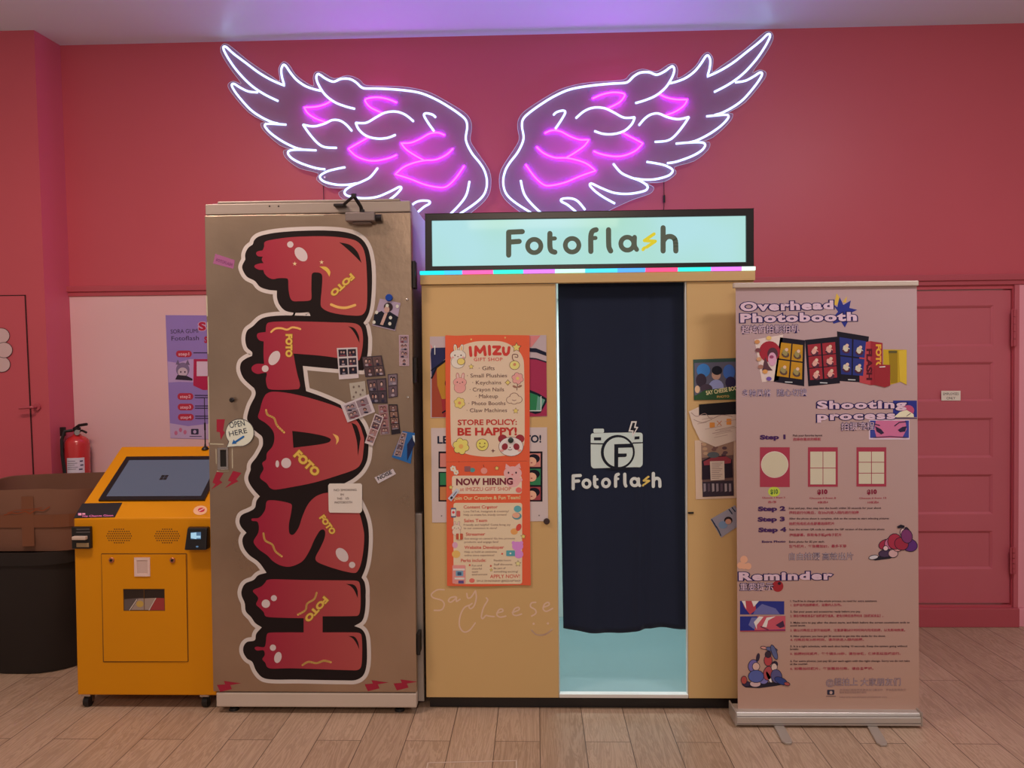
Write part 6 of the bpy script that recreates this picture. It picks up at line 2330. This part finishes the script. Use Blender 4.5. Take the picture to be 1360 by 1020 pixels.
for x, y, rx, ry, rot, c_ in ((1000, 884, 6, 8, 15, (112, 88, 130)), (1004, 885, 4.5, 5, 0, (206, 150, 130)), (1004, 898, 10, 8, 0, (86, 84, 128)), (1003, 908, 7, 4, 0, (200, 150, 140)), (1020, 877, 5, 7, 0, (176, 62, 60)), (1020, 869, 3.6, 4, 0, (60, 40, 46)), (1028, 866, 3, 10, -20, (92, 86, 112)), (1024, 862, 8, 2.4, 10, (92, 86, 112)), (1014, 860, 3.6, 1.5, 10, (206, 130, 110)), (1020, 894, 6, 9, 10, (166, 66, 64)), (1028, 886, 3.6, 5, 0, (206, 160, 140)), (1029, 882, 3.4, 3.6, 0, (54, 38, 46)), (1031, 898, 7, 9, -15, (88, 74, 104)), (1037, 904, 9, 4, 25, (54, 58, 100)), (1045, 908, 3.6, 2, 15, (160, 70, 60)), (988, 903, 3.6, 5, 0, (166, 66, 56)), (991, 908, 5, 3, 0, (60, 44, 60)), (1021, 899, 2, 8, -25, (222, 190, 170)), (1006.5, 873, 1.6, 5, 10, (56, 40, 50)), (1014, 903, 6, 5, 0, (120, 100, 140))):
    ar.ell(x, y, rx + .8, ry + .8, (44, 32, 44), 1 + int(x * 3 + y) % 4, rot, seg=14)
    ar.ell(x, y, rx, ry, c_, 1 + int(x * 3 + y) % 4, rot, seg=14)
ar.flush('figure_group_drawing', 'seated figures in red and blue')

# ================================================================== winged neon lights on the upper wall
YT = YW - .060
nf = yface(YT)
Z_ = crop(280, 30, 3.5789)
M_nw = glow('neon_white', (.52, .66, 1.0), 2.5)
M_np = glow('neon_violet', (.64, .010, 1.0), 30.0)
whites = [
    ('feather', [(322, 375), (255, 342), (190, 297), (130, 235), (90, 180), (65, 135), (63, 118), (76, 119), (110, 150), (170, 195), (230, 240), (290, 275), (352, 302, 1), (340, 260), (337, 225), (346, 204), (358, 208), (380, 240), (410, 275), (450, 303), (490, 318), (524, 326)]),
    ('feather', [(686, 412), (640, 400), (590, 380), (545, 345), (515, 300), (503, 265), (510, 247), (525, 253), (550, 270), (585, 283), (620, 270), (660, 270), (690, 285), (715, 308), (735, 315), (800, 316), (900, 322), (990, 335), (1060, 362), (1120, 395), (1180, 435), (1212, 465), (1219, 500), (1213, 560), (1240, 620), (1280, 670), (1303, 710), (1313, 760), (1303, 810), (1270, 850), (1200, 900), (1120, 950)]),
    ('feather', [(225, 334), (180, 329), (140, 310), (112, 293), (102, 300), (112, 322), (140, 360), (190, 415), (240, 450), (290, 474), (322, 482)]),
    ('feather', [(360, 487), (310, 484), (265, 484), (260, 497), (290, 530), (340, 565), (400, 595), (442, 606)]),
    ('feather', [(503, 609), (440, 606), (385, 608), (368, 620), (385, 645), (430, 670), (500, 693), (545, 699)]),
    ('feather', [(640, 689), (590, 699), (550, 711), (520, 733), (540, 757), (600, 772), (655, 772), (695, 765)]),
    ('feather', [(795, 692), (760, 735), (720, 757), (670, 778), (638, 803), (650, 824), (720, 836), (790, 830), (850, 806), (898, 782), (906, 790), (880, 820), (840, 850), (790, 880)]),
    ('feather', [(930, 905), (965, 862), (1000, 848), (1038, 850), (1040, 862), (1010, 880), (960, 925)]),
    ('feather', [(1230, 755), (1215, 820), (1180, 870), (1130, 920)]),
    ('feather', [(440, 487), (490, 495), (540, 483), (580, 465), (615, 468), (645, 487), (672, 517)]),
    ('feather', [(440, 487), (470, 530), (510, 575), (545, 594), (600, 597)]),
    ('feather', [(690, 478), (740, 478), (790, 450), (830, 430), (880, 425), (925, 440), (965, 472)]),
    ('feather', [(690, 478), (705, 510), (740, 540), (790, 553), (840, 550), (880, 535)]),
    ('feather', [(1070, 453), (1055, 440), (1025, 433), (1014, 443), (1035, 480), (1062, 518)]),
]
purples = [
    [(572, 375), (545, 390), (500, 402), (445, 405, 1), (465, 435), (505, 460), (550, 475)],
    [(885, 382), (840, 365), (790, 357), (745, 363), (735, 374), (760, 405), (812, 430)],
    [(750, 548), (710, 570), (655, 602, 1), (690, 635), (740, 655), (790, 658), (850, 645), (885, 630)],
    [(1112, 537), (1080, 525), (1040, 530), (995, 555), (950, 573), (905, 575, 1), (930, 605), (975, 635), (1012, 655)],
    [(1152, 600), (1120, 630), (1070, 653), (1015, 657), (960, 670), (915, 690), (877, 722, 1), (950, 745), (1020, 772), (1090, 785), (1125, 778), (1165, 740), (1205, 682)],
]
backing = [(55, 105), (85, 106), (180, 183), (290, 256), (328, 278), (322, 220), (345, 186), (374, 203), (402, 246), (452, 285), (489, 301), (486, 265), (497, 236), (530, 236), (585, 266), (650, 251), (705, 270), (737, 298), (900, 304), (1000, 320), (1070, 346), (1200, 423), (1234, 463), (1240, 505), (1234, 560), (1262, 610), (1322, 700), (1332, 765), (1320, 820), (1282, 867), (1200, 930), (1130, 970), (940, 960), (800, 902), (705, 862), (625, 837), (608, 808), (640, 788), (560, 784), (503, 747), (510, 716), (420, 692), (355, 642), (348, 606), (400, 606), (330, 584), (248, 510), (238, 478), (262, 474), (180, 427), (92, 325), (82, 293), (110, 278), (145, 290), (88, 212), (47, 140)]
M_acr = bpy.data.materials.new('hazy_clear_acrylic')
M_acr.use_nodes = True
N, L = M_acr.node_tree.nodes, M_acr.node_tree.links
N.clear()
tr2 = N.new('ShaderNodeBsdfTransparent')
df = N.new('ShaderNodeBsdfDiffuse')
df.inputs[0].default_value = (.74, .70, .95, 1)
gl = N.new('ShaderNodeBsdfGlossy')
gl.inputs[0].default_value = (.9, .9, .9, 1)
gl.inputs['Roughness'].default_value = .15
m1 = N.new('ShaderNodeMixShader')
m1.inputs[0].default_value = .14
tr2.inputs[0].default_value = (.80, .78, .88, 1)
m2 = N.new('ShaderNodeMixShader')
m2.inputs[0].default_value = .0
o_ = N.new('ShaderNodeOutputMaterial')
L.new(tr2.outputs[0], m1.inputs[1])
L.new(df.outputs[0], m1.inputs[2])
L.new(m1.outputs[0], m2.inputs[1])
L.new(gl.outputs[0], m2.inputs[2])
L.new(m2.outputs[0], o_.inputs[0])
M_edge = mat('lit_acrylic_edge', (.70, .66, .74), .3, spec=.5)  # pale rim colour imitates the glow of the lit acrylic edge
x_mid = nf.at(656.8, 160).x


def wing(mirror, label):
    def P(pt, off):
        v = nf.at(*pt)
        if mirror:
            v = Vector((2 * x_mid - v.x, v.y, v.z))
        v.y = YT - off
        return v
    base = P(Z_([(800, 560)])[0], 0)
    t = thing('neon_wing', label, 'neon light', (base.x, YW, base.z), 'pair of neon wings')
    pts = [P(p, 0) for p in spline(Z_(backing), True, 3)]
    MB().slab(pts, (0, -1, 0), .005).build('acrylic_backing', M_acr, t)
    MB().tube(pts + [pts[0]], .0016, 6).build('acrylic_edge', M_edge, t)
    for nm, s_ in whites:
        MB().tube([P(p, .008) for p in spline(Z_(s_), False, 5)], .0064, 8).build('white_tube', M_nw, t, smooth=True)
    for s_ in purples:
        MB().tube([P(p, .007) for p in spline(Z_(s_), False, 5)], .0048, 8).build('violet_tube', M_np, t, smooth=True)
    for q in ((100, 140), (352, 230), (530, 270), (900, 335), (1217, 505), (1303, 722), (540, 735), (630, 803), (270, 500)):
        a = P(Z_([q])[0], 0)
        MB().cyl((a.x, YT + .0055, a.z), (a.x, YW - .0005, a.z), .006, seg=10).build('standoff', M_chrome, t, smooth=True)
    if mirror:
        a, b_, c_ = nf.at(883.5, 238), nf.at(883.8, 262), nf.at(883, 292)
        a2 = nf.at(872, 243)
        b2 = nf.at(862, 292)
    else:
        a, b_, c_ = nf.at(425, 222), nf.at(426.5, 245), nf.at(428, 290)
        a2, b2 = nf.at(408, 205), nf.at(402, 170)
    for v in (a, b_, c_):
        v.y = YW - .012
    mb = MB().tube([a, b_, c_], .0022, 6)
    if mirror:
        mb.cyl(b_ + Vector((0, 0, .022)), b_ - Vector((0, 0, .022)), .007, seg=8)
    mb.build('power_cable', M_blackp, t)


wing(False, 'left neon wing of white and violet tubes above the steel booth')
wing(True, 'right neon wing of white and violet tubes above the lit sign')

# thin pale tape outline on the floor in front of the booth
a, b_ = on_z(568.5, 1013.2), on_z(686, 1010.4)
wd_ = .0055
mb = MB()
for p0, p1 in ((a, b_), (a, a + Vector((.012, -.5, 0))), (b_, b_ + Vector((.012, -.5, 0)))):
    d = (p1 - p0).normalized()
    nn = Vector((-d.y, d.x, 0)) * wd_ / 2
    mb.slab([p0 + nn + Vector((0, 0, .0012)), p1 + nn + Vector((0, 0, .0012)), p1 - nn + Vector((0, 0, .0012)), p0 - nn + Vector((0, 0, .0012))], (0, 0, 1), .001)
c = (a + b_) / 2
tp = mb.build('floor_tape', mat('pale_tape', (.62, .50, .42), .5), loc=(c.x, c.y, 0))
tag(tp, 'thin pale rectangle of tape on the planks before the booth', 'tape')
